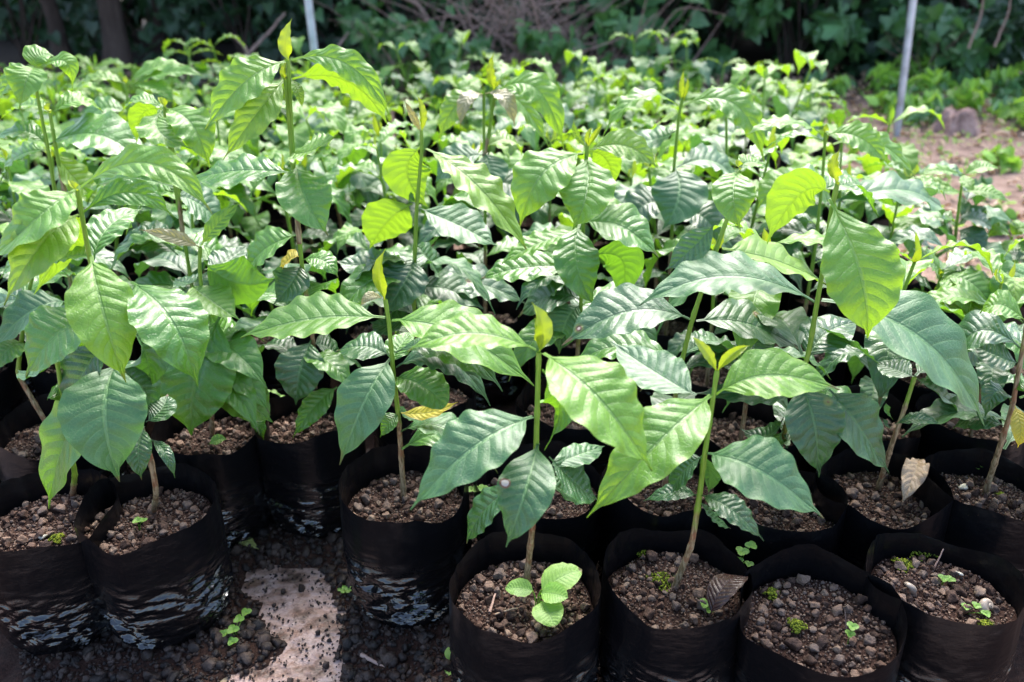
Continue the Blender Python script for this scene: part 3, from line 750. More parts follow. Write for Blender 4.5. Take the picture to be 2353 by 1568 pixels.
hero('seedling with a tall thin yellow tip above one very pale hanging leaf, right of centre',
     ('Y', 1.38, 1545, 4),
     [['soil', (1545, 520), (1548, 390), (1562, 250), (1570, 220)]],
     [('light', 1558, 242, 1465, 225, 1385, 314, 60, -.02, -15), ('light', 1568, 244, 1690, 240, 1757, 378, 70, -.02, -10),
      ('matte', 1550, 385, 1560, 450, 1522, 528, 138, -.05, 0), ('matte', 1552, 300, 1500, 320, 1400, 330, 70, .06, 0), ('matte', 1555, 385, 1640, 370, 1700, 430, 80, .04, 0), ('dark', 1548, 480, 1480, 470, 1430, 540, 90, 0, 0), ('dark', 1548, 490, 1620, 500, 1650, 570, 80, -.02, 0), ('young', 1560, 260, 1530, 275, 1500, 290, 40, .05, 0),
      ('bud', 1568, 235, 1566, 200, 1572, 158, 14, 0, 0), ('bud', 1570, 235, 1578, 205, 1580, 175, 10, 0, 0)])
hero('coffee seedling with bronze drooping young leaves under an upright yellow bud',
     ('Y', 1.42, 1112, 0),
     [['soil', (1115, 420), (1112, 355), (1112, 216)], [PY(1112, 360, 1.42), (1125, 300), (1136, 215)]],
     [('light', 1140, 212, 1235, 205, 1296, 345, 76, -.02, -15), ('light', 1138, 214, 1195, 235, 1262, 340, 52, .03, 0),
      ('young', 1108, 218, 1050, 240, 1008, 322, 62, -.01, 10), ('bronze', 1110, 217, 1072, 230, 1058, 296, 38, -.03, 0), ('bronze', 1115, 216, 1160, 225, 1183, 294, 40, -.03, 0),
      ('matte', 1112, 350, 1125, 395, 1105, 440, 92, -.03, 0), ('matte', 1112, 355, 1050, 370, 1000, 420, 80, 0, 0), ('young', 1110, 340, 1170, 320, 1200, 360, 50, .05, 0), ('dark', 1115, 420, 1190, 430, 1240, 490, 90, 0, 0),
      ('bud', 1136, 212, 1128, 170, 1136, 118, 22, 0, 0, dict(wav=2)), ('bud', 1136, 205, 1146, 195, 1150, 180, 10, 0, 0)])
hero('coffee seedling with two crinkled pale leaves hanging over each other, upper left',
     ('Y', 1.20, 425, 2),
     [['soil', (430, 590), (402, 430), (388, 330), (378, 245)], [PY(420, 540, 1.2), (408, 430), (395, 330)]],
     [('light', 380, 250, 440, 285, 482, 388, 96, -.03, 0, dict(wav=1.5)), ('light', 374, 252, 365, 300, 440, 342, 96, -.05, 0, dict(wav=1.5)),
      ('light', 372, 248, 320, 228, 275, 262, 44, .0, -10), ('young', 372, 252, 325, 265, 315, 332, 56, .04, 0, B_),
      ('dark', 410, 588, 340, 548, 270, 566, 84, .01, 0), ('mid', 400, 430, 260, 410, 200, 470, 90, .06, 0), ('matte', 405, 450, 460, 470, 520, 530, 90, .04, 0), ('mid', 420, 560, 480, 570, 530, 620, 80, .05, 0), ('mid', 405, 440, 330, 460, 290, 540, 90, .04, 0),
      ('bud', 380, 250, 372, 235, 362, 222, 16, 0, 0)])
hero('tall seedling topped by small pale crinkled leaves, far left against the dark trees',
     ('Y', 1.24, 135, 1),
     [['soil', (135, 500), (110, 340), (85, 215), (78, 158)], [PY(150, 450, 1.24), (130, 350), (115, 260)]],
     [('light', 80, 158, 88, 128, 126, 130, 60, .02, 0), ('light', 90, 155, 150, 142, 166, 204, 46, .0, -10), ('light', 82, 156, 62, 180, 44, 252, 86, -.03, 0), ('light', 74, 160, 30, 178, -10, 240, 60, .0, 0),
      ('mid', 112, 332, 230, 310, 348, 395, 120, -.01, 0), ('mid', 108, 335, 50, 300, -20, 330, 56, .0, 0), ('mid', 110, 345, 40, 360, 0, 420, 60, .02, 0), ('light', 115, 262, 60, 240, 0, 275, 50, .05, 0), ('young', 120, 345, 180, 420, 230, 470, 70, .05, 0), ('light', 118, 262, 180, 230, 240, 260, 50, .06, 0),
      ('bud', 115, 262, 112, 248, 118, 236, 12, 0, 0), ('dark', 130, 520, 60, 540, 0, 600, 90, 0, 0)])
hero('seedling with thin pale leaves spread like wings, upper left behind the crinkled leaves',
     ('Y', 1.85, 300, 3),
     [['soil', (298, 330), (290, 192)]],
     [('young', 288, 194, 220, 178, 163, 220, 42, 0, -10), ('light', 296, 192, 360, 152, 430, 152, 40, .04, 0), ('light', 300, 196, 390, 165, 468, 176, 36, -.02, 0), ('light', 298, 200, 360, 200, 400, 240, 40, -.04, 0),
      ('mid', 295, 260, 230, 250, 190, 300, 60, 0, 0), ('mid', 295, 260, 350, 260, 390, 320, 60, 0, 0), ('matte', 298, 320, 220, 330, 180, 380, 60, 0, 0), ('bud', 290, 194, 288, 182, 290, 172, 10, 0, 0)])
hero('lone seedling with pale top leaves standing apart before the bare brown ground at right',
     ('Y', 1.49, 2185, 1),
     [['soil', (2190, 600), (2198, 520), (2208, 440), (2214, 400)]],
     [('light', 2214, 404, 2256, 384, 2298, 388, 36, .0, 0), ('light', 2210, 402, 2160, 392, 2112, 404, 30, .0, 0), ('light', 2214, 400, 2222, 420, 2240, 440, 30, -.03, 0),
      ('young', 2204, 440, 2140, 418, 2076, 414, 30, .03, 0), ('light', 2212, 442, 2270, 440, 2320, 466, 38, -.02, 0), ('light', 2208, 442, 2180, 440, 2150, 446, 30, -.02, 0),
      ('dark', 2200, 500, 2250, 505, 2282, 530, 50, .0, 0), ('dark', 2198, 505, 2150, 500, 2120, 470, 40, .04, 0), ('dark', 2196, 530, 2235, 545, 2240, 596, 56, -.03, 0), ('dark', 2192, 545, 2140, 525, 2072, 560, 56, -.01, 0)])
hero('small thin seedling cut by the right border, beside the bare brown ground',
     ('Y', 1.50, 2312, 3),
     [['soil', (2305, 640), (2322, 560), (2326, 545)]],
     [('light', 2326, 546, 2345, 522, 2372, 530, 40, .0, 0), ('light', 2324, 548, 2300, 528, 2270, 548, 34, .0, 0), ('light', 2324, 550, 2318, 565, 2300, 590, 34, -.03, 0), ('mid', 2322, 560, 2350, 565, 2380, 590, 36, -.01, 0), ('dark', 2316, 590, 2340, 590, 2370, 620, 36, 0, 0)])
hero('coffee seedling with a dark blue-green leaf drooping at the left edge',
     ('Y', 1.02, 20, 4),
     [['soil', (40, 860), (60, 700), (80, 610)]],
     [('matte', 155, 695, 70, 715, -30, 812, 92, -.03, 0), ('dark', 70, 700, 20, 690, -40, 720, 70, .02, 0), ('mid', 60, 790, 20, 800, -20, 860, 66, -.03, 0), ('mid', 78, 612, 110, 600, 160, 640, 70, .0, 0), ('mid', 76, 612, 40, 600, 0, 640, 70, .0, 0), ('dark', 60, 760, 100, 770, 130, 820, 60, .03, 0)])

# ---- bags without a plant in front, right
def bare_bag(label, cx, cy, s, var, rot, rimz, tx, ty):
    p = G(cx, cy, rimz)
    root = empty('bag_of_soil', (p[0], p[1], 0), label, 'grow bag', 'black bags of gravelly soil without a seedling')
    add_bag(root, 'hi', var, (0, 0, 0), rot, (s, s, rimz / BH), (tx, ty))
    HERO_XY.append((p[0], p[1]))
    return p
bare_bag('black bag of gravelly soil without a seedling, between the purple-leaf bag and the snail-shell bag', 1898, 1368, 1.02, 3, 5.2, .186, R(5), R(3))
bare_bag('black bag of mossy gravel holding two snail shells, bottom right corner', 2181, 1328, 1.0, 4, 2.9, .19, R(2), R(1))
bare_bag('black bag with little soil showing, squeezed in behind the front centre bag', 1242, 1096, 1.0, 1, .8, .186, 0, 0)

# ------------------------------------------------------------------ other seedlings: a few grown kinds, copied
def grow(seed, height, nleaf_pairs, lsize, pal, res=(6, 18)):
    rg = np.random.default_rng(seed)
    root = empty('coffee_seedling', (0, 0, 0), 'x', 'seedling', GROUP)
    z0 = SOILZ - .005
    lean = rg.uniform(-.05, .05, 2)
    top = z0 + height
    pts = [np.array([0, 0, z0]), np.array([lean[0] * .3, lean[1] * .3, z0 + height * .5]), np.array([lean[0], lean[1], top])]
    Q = smooth_path(pts, 16)
    V, Fc, uv = tube(Q, np.linspace(.0038, .0024, 16), 6)
    part('stem', mesh_from('stem', V - Q[0], Fc, M['stem'], uv), root, Vector(Q[0]))
    a0 = rg.uniform(0, 6.28)
    for k in range(nleaf_pairs):
        f = 1 - .72 * (k / max(1, nleaf_pairs - .3)) ** .9
        p = np.array([np.interp(f, np.linspace(0, 1, 16), Q[:, i]) for i in range(3)])
        for sgn in (0, math.pi):
            if k > 0 and rg.random() < .1: continue
            a = a0 + k * math.pi / 2 + sgn + rg.uniform(-.3, .3)
            L = lsize * rg.uniform(.85, 1.15) * (0.72 if k == 0 else (1.0 if k < 3 else .85))
            d = np.array([math.cos(a), math.sin(a), 0])
            up = rg.uniform(.18, .42) if k == 0 else rg.uniform(.0, .3)
            droop = rg.uniform(.15, .5) if k == 0 else rg.uniform(.3, .8)
            m = p + d * L * .5 + np.array([0, 0, up * L * .6])
            t = p + d * L * (.95 - .25 * droop) + np.array([0, 0, (up * .5 - droop * .75) * L])
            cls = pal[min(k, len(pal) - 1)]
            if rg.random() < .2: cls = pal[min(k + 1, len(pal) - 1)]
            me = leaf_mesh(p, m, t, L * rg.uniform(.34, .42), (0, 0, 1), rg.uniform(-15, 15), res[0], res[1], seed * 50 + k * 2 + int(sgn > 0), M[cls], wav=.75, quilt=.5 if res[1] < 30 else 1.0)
            part('leaf', me, root, Vector(p))
    for s in (-1, 1):
        p = Q[-1]
        if rg.random() < .3 and s > 0: continue
        t = p + np.array([s * .008, rg.uniform(-.01, .01), rg.uniform(.022, .05)])
        me = leaf_mesh(p, (p + t) / 2 + np.array([s * .004, 0, 0]), t, .011, (s, -.6, 0), 0, 4, 8, seed * 50 + 40 + s, M['bud' if res[1] > 30 else 'light'], fold=.6, quilt=0, petiole=.02)
        part('young_leaf', me, root, Vector(p))
    return root

PAL = [('light', 'mid', 'mid', 'dark'), ('young', 'light', 'mid', 'dark'), ('light', 'matte', 'dark', 'dark'), ('light', 'light', 'matte', 'dark'), ('mid', 'matte', 'dark', 'dark')]
NEAR = [grow(300 + k, [.24, .30, .27, .34, .22, .29][k], [5, 6, 5, 6, 5, 6][k], [.165, .16, .17, .165, .155, .17][k], PAL[k % 5], (10, 40)) for k in range(6)]
PALF = [('light', 'light', 'mid'), ('young', 'light', 'mid', 'mid'), ('light', 'mid', 'matte', 'dark'), ('light', 'light', 'light', 'mid')]
FAR = [grow(400 + k, [.15, .20, .23, .17, .27, .21, .31][k], [3, 4, 4, 3, 4, 4, 4][k], [.17, .18, .18, .165, .185, .175, .185][k], PALF[k % 4], (8, 26)) for k in range(7)]
used = set()

def label_for(x, y, tall):
    px = (x / (y * 1.06)) * F0 + W0 / 2
    size = 'tall' if tall else 'low'
    if y > 3.0:
        where = 'far back row below the dark tree trunks at left' if px < 640 else 'far back row around the foot of the left pole' if px < 850 else \
                'far back row below the tangle of dry twigs' if px < 1400 else 'far back row below the leafy hedge left of the pole'
    elif y > 2.1:
        where = 'back rows at the left behind the crinkled pale leaves' if px < 560 else 'back rows behind the tallest yellow-budded seedling' if px < 900 else \
                'back rows behind the bronze-leaved seedling' if px < 1300 else 'back rows behind the pale hanging leaf at centre right' if px < 1750 else 'back rows beside the bare brown ground at right'
    elif y > 1.45:
        where = 'middle rows at the left edge among pale leaves' if px < 300 else 'middle rows just left of the tallest seedling' if px < 650 else 'middle rows between the tallest seedling and the twin-tipped one' if px < 980 else \
                'middle rows behind the central pale-crowned seedling' if px < 1450 else 'middle rows behind the narrow arching pale leaves' if px < 1950 else 'middle rows at the right beside bare ground'
    else:
        where = 'shaded gap at the far left edge' if px < 250 else 'shaded gap behind the glossy dimpled leaves at left' if px < 620 else 'shaded gap behind the slender spotted-tip seedling' if px < 1100 else \
                'shaded gap behind the front seedling with the yellow bud' if px < 1450 else 'shaded gap behind the grey-green spotted leaves' if px < 1900 else 'shaded gap at the right behind the woody-stemmed seedling'
    return f'{size} coffee seedling in the {where}'

rowY = 1.03; row = 0; nfar = 0
rr = random.Random(5)
while rowY < 3.75:
    step = .178 if rowY < 1.7 else .19
    half = rowY * .66 + .22
    x = -half + (row % 2) * step * .5
    while x < half:
        px_, py_ = x + rr.uniform(-.02, .02), rowY + rr.uniform(-.02, .02)
        x += step
        xmax = min(1.22, 0.70 + .27 * (py_ - 1.2)) if py_ > 1.25 else 1.0      # right boundary of the block
        if px_ > xmax: continue
        if any((px_ - a) ** 2 + (py_ - b) ** 2 < .135 ** 2 for a, b in HERO_XY): continue
        if py_ > 2.0 and rr.random() < .16: continue
        near = py_ < 1.75
        pool = NEAR if near else FAR
        k = rr.randrange(len(pool))
        if not near and py_ > 2.9 and rr.random() < .5: k = rr.choice((0, 1, 3, 5))
        src = pool[k]
        key = (near, k)
        o = copy_tree(src)
        o.location = (px_, py_, 0)
        rot = rr.uniform(0, 6.28)
        s = rr.uniform(.9, 1.12) * (.86 if py_ < 1.4 else 1.0)
        o.rotation_euler = (0, 0, rot)
        o.scale = (1, 1, 1)
        for c in kids(o):
            c.scale = (s, s, s)
            c.location = (c.location.x * s, c.location.y * s, SOILZ + (c.location.z - SOILZ) * s)
        o['_todo'] = (1 if near and py_ < 1.5 else 0)
        o['label'] = label_for(px_, py_, (NEAR, FAR)[not near] is NEAR and k in (1, 3, 5) or (not near and k in (2, 4, 6)))
        nfar += 1
    rowY += step * .93; row += 1
# the copies above come from bagless sources; add every bag now
for o in [q for q in COL.objects if q.get('_todo') is not None]:
    hi = o['_todo'] == 1
    del o['_todo']
    b = add_bag(o, 'hi' if hi else 'lo', rr.randrange(5), (0, 0, 0), rr.uniform(0, 6.28), (rr.uniform(.95, 1.03),) * 2 + (rr.uniform(.95, 1.04),))
for key_src in NEAR + FAR:                          # the sources themselves are not part of the scene
    for c in list(KID.get(key_src.name, [])): bpy.data.objects.remove(c)
    bpy.data.objects.remove(key_src)
print('seedlings grown', nfar)

# ------------------------------------------------------------------ ground, sheet, loose soil
def plane(name, x0, x1, y0, y1, nx, ny, zf, mat):
    X, Yg = np.meshgrid(np.linspace(x0, x1, nx + 1), np.linspace(y0, y1, ny + 1))
    Z = zf(X, Yg)
    return mesh_from(name, np.stack([X, Yg, Z], -1).reshape(-1, 3), grid_faces(nx, ny), mat)
def vnoise(X, Yg, s, o=0.0):
    f = np.frompyfunc(lambda a, b: mnoise.noise(Vector((a * s + o, b * s, o))), 2, 1)
    return f(X, Yg).astype(float)
def gz(X, Yg):
    far = np.clip((Yg - 3.0) / 1.0, 0, 1) * np.clip((40 - np.abs(X)) / 30, 0, 1)
    return far * (.03 * vnoise(X, Yg, 1.1) + .012 * vnoise(X, Yg, 5.0, 7.)) - .004 * (1 - far)
xs = np.r_[-60, -30, -15, np.linspace(-8, 8, 161), 15, 30, 60]
ys = np.r_[-60, -30, -10, -4, np.linspace(-2, 12, 141), 20, 35, 60]
X, Yg = np.meshgrid(xs, ys)
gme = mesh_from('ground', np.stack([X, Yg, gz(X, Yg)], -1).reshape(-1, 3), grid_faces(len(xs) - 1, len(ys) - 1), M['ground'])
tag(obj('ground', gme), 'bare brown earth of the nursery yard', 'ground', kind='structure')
tag(obj('ground_sheet', plane('ground_sheet', -1.9, 1.15, -.6, 1.9, 60, 50, lambda X, Yg: .003 + .002 * vnoise(X, Yg, 7.0), M['sheet'])),
    'pale stained sheet on the ground under the bags', 'ground sheet', kind='structure')

PATCH = [G(*p)[:2] for p in [(560, 1318), (640, 1305), (735, 1312), (770, 1380), (800, 1440), (775, 1500), (800, 1600), (480, 1600), (505, 1560), (600, 1530), (655, 1490), (600, 1440), (590, 1400), (548, 1360)]]
PATCH2 = [G(*p)[:2] for p in [(1935, 850), (1990, 840), (2010, 960), (1960, 985)]]
def inside(poly, X, Yg):
    res = np.zeros(X.shape, bool); n = len(poly)
    for i in range(n):
        (x1, y1), (x2, y2) = poly[i], poly[(i + 1) % n]
        if y1 == y2: continue
        cond = (y1 > Yg) != (y2 > Yg)
        res ^= cond & (X < (x2 - x1) * (Yg - y1) / (y2 - y1) + x1)
    return res
def polydist(poly, X, Yg):
    d = np.full(X.shape, 9.0); n = len(poly)
    for i in range(n):
        a, b = np.array(poly[i]), np.array(poly[(i + 1) % n]); ab = b - a
        t = np.clip(((X - a[0]) * ab[0] + (Yg - a[1]) * ab[1]) / (ab @ ab), 0, 1)
        d = np.minimum(d, np.hypot(X - a[0] - t * ab[0], Yg - a[1] - t * ab[1]))
    return np.where(inside(poly, X, Yg), -d, d)
def soil_h(X, Yg):
    d = np.minimum(polydist(PATCH, X, Yg), polydist(PATCH2, X, Yg)) + .014 * vnoise(X, Yg, 22.) + .006 * vnoise(X, Yg, 70.)
    h = np.clip(d / .045, -1, 1) * .010 + .006 * vnoise(X, Yg, 18., 3.) * (d > 0) + .004 * vnoise(X, Yg, 60., 5.)
    return np.where(d < -.004, -.02, h + .004)
lo_me = plane('loose_soil', -.85, 1.0, .42, 1.75, 300, 210, soil_h, M['soil'])
tag(obj('loose_soil', lo_me), 'dark crumbly soil spilled around the bags', 'soil', kind='structure')
B = Bag_of(); rg = np.random.default_rng(77)
cand = np.stack([rg.uniform(-.72, .95, 42000), rg.uniform(.46, 1.2, 42000)], -1)
dd = np.minimum(polydist(PATCH, cand[:, 0], cand[:, 1]), polydist(PATCH2, cand[:, 0], cand[:, 1]))
hh = soil_h(cand[:, 0], cand[:, 1])
for (x, y), d, h in zip(cand, dd, hh):
    if any((x - a) ** 2 + (y - b) ** 2 < .062 ** 2 for a, b in HERO_XY): continue
    if abs(x) > y * .75 + .05: continue
    if -.028 < d < -.004 and rg.random() < .45: d = -.0035 * rg.random(); small = True
    else: small = False
    if d < -.004 and rg.random() > .10 * (1 + 2.5 * (mnoise.noise(Vector((x * 30, y * 30, 1))) > .1)): continue
    rad = min(.0105, .0024 + .0022 * rg.pareto(2.2))
    if d < 0: rad *= rg.uniform(.3, .9)
    if small: rad = min(rad, rg.uniform(.0012, .0032))
    V, Fc = (STONES2 if rad > .0038 else STONES1)[rg.integers(14)]
    B.add((V * rad) @ rotmat(rg).T + np.array([x, y, max(h, .004) + rad * .3]), Fc)
tag(obj('soil_crumbs', B.mesh('soil_crumbs', M['clods'], smooth=False)), 'dark soil crumbs and grit scattered on the ground between the bags', 'grit', kind='stuff')

# ------------------------------------------------------------------ small things lying in and between the bags
def at_soil(x, y, rimz=.19, dz=0.0): return G(x, y, SOILZ * rimz / BH + dz)

def flat_leaf(name, label, cat, mat, b, m, t, width, hint=(0, -.3, 1), group=None, **k):
    me = leaf_mesh(b, m, t, width, hint, k.pop('roll', 0), 12, 40, k.pop('seed', 9), mat, **k)
    o = obj(name, me, None, Vector(b)); return tag(o, label, cat, group)
b, t = at_soil(2070, 1165, dz=.012), at_soil(2110, 1055, dz=.03)
flat_leaf('dead_leaf', 'curled tan dead leaf lying on gravel beside a woody stem', 'dead leaf', M['dead'], t, (b + t) / 2 + np.array([0, -.005, .02]), b, .030, (-.4, -.6, .8), wav=1.1, fold=.45, curl=.2, seed=41)
b, t = at_soil(1632, 1415, dz=.012), at_soil(1712, 1325, dz=.032)
flat_leaf('dead_leaf', 'wet purple-brown dead leaf against the rim of a front bag', 'dead leaf', M['deadred'], b, (b + t) / 2 + np.array([-.006, -.002, .016]), t, .034, (-.75, -.35, .7), wav=.25, fold=.12, quilt=.2, seed=38, shape=(.6, .6))
b, t = G(502, 1232, .012), G(600, 1268, .008)
flat_leaf('dead_leaf', 'yellow-green fallen leaf on the soil between the left bags', 'dead leaf', M['yellow'] if False else leaf_mat('leaf_fallen', (.26, .3, .06), (.34, .36, .1), (.2, .1, .04), (.4, .4, .05), .2, .45, (.2, .3, .06)), b, (b + t) / 2 + np.array([0, 0, .014]), t, .022, (-.2, -.7, .6), wav=1.0, seed=33)
b, t = at_soil(945, 1000, .198, .01), at_soil(1015, 985, .198, .012)
flat_leaf('dead_leaf', 'crumpled brown dead leaf beside the slender seedling', 'dead leaf', M['deadred'], b, (b + t) / 2 + np.array([0, 0, .02]), t, .03, (0, -.7, .6), wav=3., fold=.8, seed=34)
b, t = at_soil(480, 1022, .19, .02), at_soil(522, 1010, .19, .025)
flat_leaf('dead_leaf', 'small pale green fallen leaf on soil behind the left front bag', 'dead leaf', M['weed'], b, (b + t) / 2 + np.array([0, 0, .004]), t, .016, (0, -.5, .8), seed=35)

def snail(label, x, y, size, rz):
    p = at_soil(x, y, dz=.004)
    th = np.linspace(0, 2.6 * 2 * np.pi, 60); r = np.exp(.19 * th); r = r / r[-1]
    P = np.stack([r * np.cos(th), r * np.sin(th), -1.1 * r], -1) * size * .6
    V, Fc, uv = tube(P, r * size * .52, 14)
    V[:, 2] -= V[:, 2].min()
    o = obj('snail_shell', mesh_from('snail_shell', V, Fc, M['shell'], uv), None, Vector(p))
    o.rotation_euler = (R(50), R(15), rz)
    tag(o, label, 'snail shell', 'snail shells')
snail('larger pale snail shell on gravel at the front of the mossy corner bag', 2255, 1392, .0105, .4)
snail('darker snail shell by the left rim of the mossy corner bag', 2083, 1358, .0085, 2.2)

def chip(label, x, y, r, sq, dz=.006, rimz=.19):
    V, Fc = stone(2, np.random.default_rng(int(x)))
    o = obj('stone_chip', mesh_from('stone_chip', V * np.array([r, r * .8, r * sq]), Fc, M['chip']), None, Vector(at_soil(x, y, rimz, dz)))
    o.rotation_euler = (R(-20), R(12), x); tag(o, label, 'stone chip', 'pale stone chips')
chip('pale mossy chip beside the grey stones in the front bag without a seedling', 1943, 1335, .0085, .6)
chip('flat cream chip in the middle of the mossy corner bag', 2205, 1318, .007, .35)
chip('white chip near the front rim of the leftmost bag', 98, 1235, .0075, .6)
chip('cream chip by the rim of the leftmost bag, next to its neighbour', 192, 1158, .006, .4)
chip('white chip on the gravel in the right edge bag', 2285, 1190, .008, .4)
chip('whitish chip left of the stem in the right edge bag', 2215, 1118, .007, .5)

def moss(label, x, y, r, rimz=.19):
    p = at_soil(x, y, rimz, 0); rg = np.random.default_rng(int(x * 7 + y)); B = Bag_of()
    for i in range(int(90 + 9000 * r)):
        a, q = rg.uniform(0, 6.28), math.sqrt(rg.random())
        q *= 1 + .35 * math.sin(3 * a + x)
        V, Fc = ICO1; s = rg.uniform(.0006, .0013)
        h = .004 * max(0, 1 - q * q) + rg.uniform(0, .002)
        B.add((V * np.array([s, s, s * 1.8])) @ rotmat(rg).T + np.array([r * q * math.cos(a), r * q * math.sin(a), h]), Fc)
    tag(obj('moss_clump', B.mesh('moss_clump', M['moss']), None, Vector(p)), label, 'moss', 'moss clumps')
moss('round bright moss clump at the left of the front bag without a seedling', 1772, 1366, .0085)
moss('loose moss clump near the front rim of the bag without a seedling', 1830, 1440, .009)
moss('wide thin moss patch at the back of the mossy corner bag', 2120, 1265, .02)
moss('moss clump between the snail shell and the moss patch in the corner bag', 2075, 1300, .011)
moss('bright moss clump at the front rim of the corner bag', 2262, 1442, .011)
moss('moss patch beside the stem in the bag with the purple dead leaf', 1520, 1335, .014)
moss('small moss patch at the back of the bag with the purple dead leaf', 1470, 1268, .009)
moss('small moss clump by the woody stem in the right edge bag', 2300, 1142, .006)
moss('dark moss clump at the front rim of the leftmost bag', 130, 1240, .008)

def little_plant(name, label, base, leaflets, mat, stem_r=.0007, group=None, cat='weed'):
    """leaflets: list of (offset vec, dir vec, length, width)"""
    base = np.asarray(base, float)
    root = empty(name, Vector(base), label, cat, group)
    sd = int(abs(base[0]) * 9999) % 997
    for k, (off, d, L, w) in enumerate(leaflets):
        off = np.asarray(off, float); d = nrm(np.asarray(d, float))
        Q = smooth_path([np.zeros(3) - [0, 0, .004], off * np.array([.3, .3, .7]), off], 8)
        V, Fc, uv = tube(Q, np.full(8, stem_r), 5)
        part('stalk', mesh_from('stalk', V, Fc, M['weed'], uv), root)
        me = leaf_mesh(off, off + d * L * .5 + np.array([0, 0, L * .08]), off + d * L, w, (0, -.35, 1), 0, 6, 12, sd + k, mat, wav=.8, quilt=.9, petiole=.03, shape=(.5, .72))
        part('leaf', me, root, Vector(off))
    return root
b = at_soil(1232, 1400, dz=.002)
little_plant('weed', 'broad-leaved bright green weed at the foot of the front centre seedling', b,
    [((.006, -.002, .030), (.9, .45, .15), .05, .034), ((-.004, 0, .026), (-1, .1, .0), .03, .022), ((.005, -.006, .028), (.75, -.3, .1), .03, .026), ((.006, -.01, .02), (.35, -1, -.1), .036, .034), ((.012, .004, .022), (.9, .1, 0), .022, .016)], M['weed'])
def clover(label, base, heads, group='clover weeds'):
    lf = []
    for (ox, oy, oz, s) in heads:
        a0 = (ox * 977 + oy * 311) % 6.28
        for k in range(3):
            a = a0 + k * 2.094
            lf.append(((ox, oy, oz), (math.cos(a), math.sin(a), .15), s, s * .95))
    return little_plant('clover', label, base, lf, M['weed'], .0005, group)
clover('bright clover standing at the right rim of the bag with the purple dead leaf', at_soil(1700, 1300), [(0, 0, .02, .009), (.012, .006, .024, .008), (-.006, -.008, .014, .007), (.006, -.012, .012, .006)])
clover('tall clover growing from the soil beside the pale ground sheet', G(540, 1475, .005), [(0, 0, .02, .009), (.004, .014, .024, .008), (-.012, .0, .014, .007), (.002, -.012, .012, .008), (.008, .03, .02, .008)])
clover('tiny clover in the left front bag in front of the twisted stem', at_soil(320, 1215), [(0, 0, .012, .007), (.006, .003, .01, .005)])
clover('pale clover by the front rim of the mossy corner bag', at_soil(2215, 1412), [(0, 0, .01, .006), (.012, .002, .01, .006), (.018, -.008, .008, .006)])
clover('small clover in front of the purple dead leaf', at_soil(1618, 1405), [(0, 0, .01, .008), (.004, -.006, .007, .006)])
clover('pale clover in the middle of the mossy corner bag', at_soil(2165, 1340), [(0, 0, .006, .007), (.008, 0, .005, .006)])
clover('clover on the soil left of the slender seedling\'s bag', G(795, 1372, .0), [(0, 0, .012, .008), (.006, -.004, .016, .007), (-.006, .005, .01, .007)])
clover('light clover leaves on the gravel of the right edge bag', at_soil(2250, 1085), [(0, 0, .012, .009), (-.006, 0, .008, .007), (.004, .004, .014, .006)])
clover('small clover among dark leaves behind the front centre bag', at_soil(1095, 1140, dz=.01), [(0, 0, .01, .008), (.008, .002, .01, .008), (-.007, .002, .008, .007)])
clover('grey-green sprout with round leaves in the front bag without a seedling', at_soil(1948, 1478), [(0, 0, .012, .006), (.003, .004, .018, .007)])
little_plant('weed', 'two-leaved sprout growing beside the front centre bag at the bottom', G(1035, 1545, .0), [((0, 0, .02), (0, 1, .3), .018, .014), ((0, 0, .014), (.0, -1, .1), .02, .014)], M['weed'])
little_plant('weed', 'thin trailing weed with small round leaves in the bag of the tallest seedling', at_soil(665, 935), [((-.02, .01, .02), (-1, .2, .2), .01, .007), ((-.004, .0, .02), (-.3, -1, .1), .012, .008), ((.01, -.004, .008), (1, -.3, 0), .01, .007), ((-.03, .012, .022), (-.8, -.6, 0), .01, .006)], M['weed'])
little_plant('weed', 'small seedling sprout on the left gravel of the leftmost bag', at_soil(10, 1165), [((0, 0, .014), (1, .2, .2), .01, .008), ((0, 0, .012), (-1, .2, .2), .01, .008)], M['weed'])

def twig(label, a, b, r, bend=.0, name='twig', mat='twig', group=None):
    a, b = np.asarray(a, float), np.asarray(b, float); m = (a + b) / 2 + np.array([bend, 0, abs(bend) * .6])
    Q = smooth_path([a, m, b], 18); L = np.linalg.norm(b - a)
    Q[1:-1] += np.array([[mnoise.noise(Vector((i * .5, a[0] * 9, k * 3.))) for k in range(3)] for i in range(16)]) * L * .012
    V, Fc, uv = tube(Q, np.linspace(r, r * .55, 18), 7)
    me = mesh_from('twig', V - a, Fc, M[mat], uv)
    return tag(obj(name, me, None, Vector(a)), label, 'twig' if name == 'twig' else 'branch', group)
twig('dry stick stub standing in the mossy corner bag', at_soil(2140, 1320, dz=-.004), at_soil(2168, 1262, dz=.016), .0013)
twig('thin dry stalk standing in the front bag without a seedling', at_soil(1945, 1445, dz=-.003), at_soil(1941, 1400, dz=.022), .0009)
twig('short brown stick on the gravel left of the front centre stem', at_soil(1125, 1408, dz=.007), at_soil(1138, 1365, dz=.008), .0018)
twig('pale broken rootlet lying beside the broad-leaved weed', at_soil(1138, 1412, dz=.007), at_soil(1190, 1398, dz=.009), .001, .006, mat='rootlet')
twig('brown stick lying on the dark soil left of the front centre bag', G(830, 1505, .012), G(885, 1535, .012), .003)

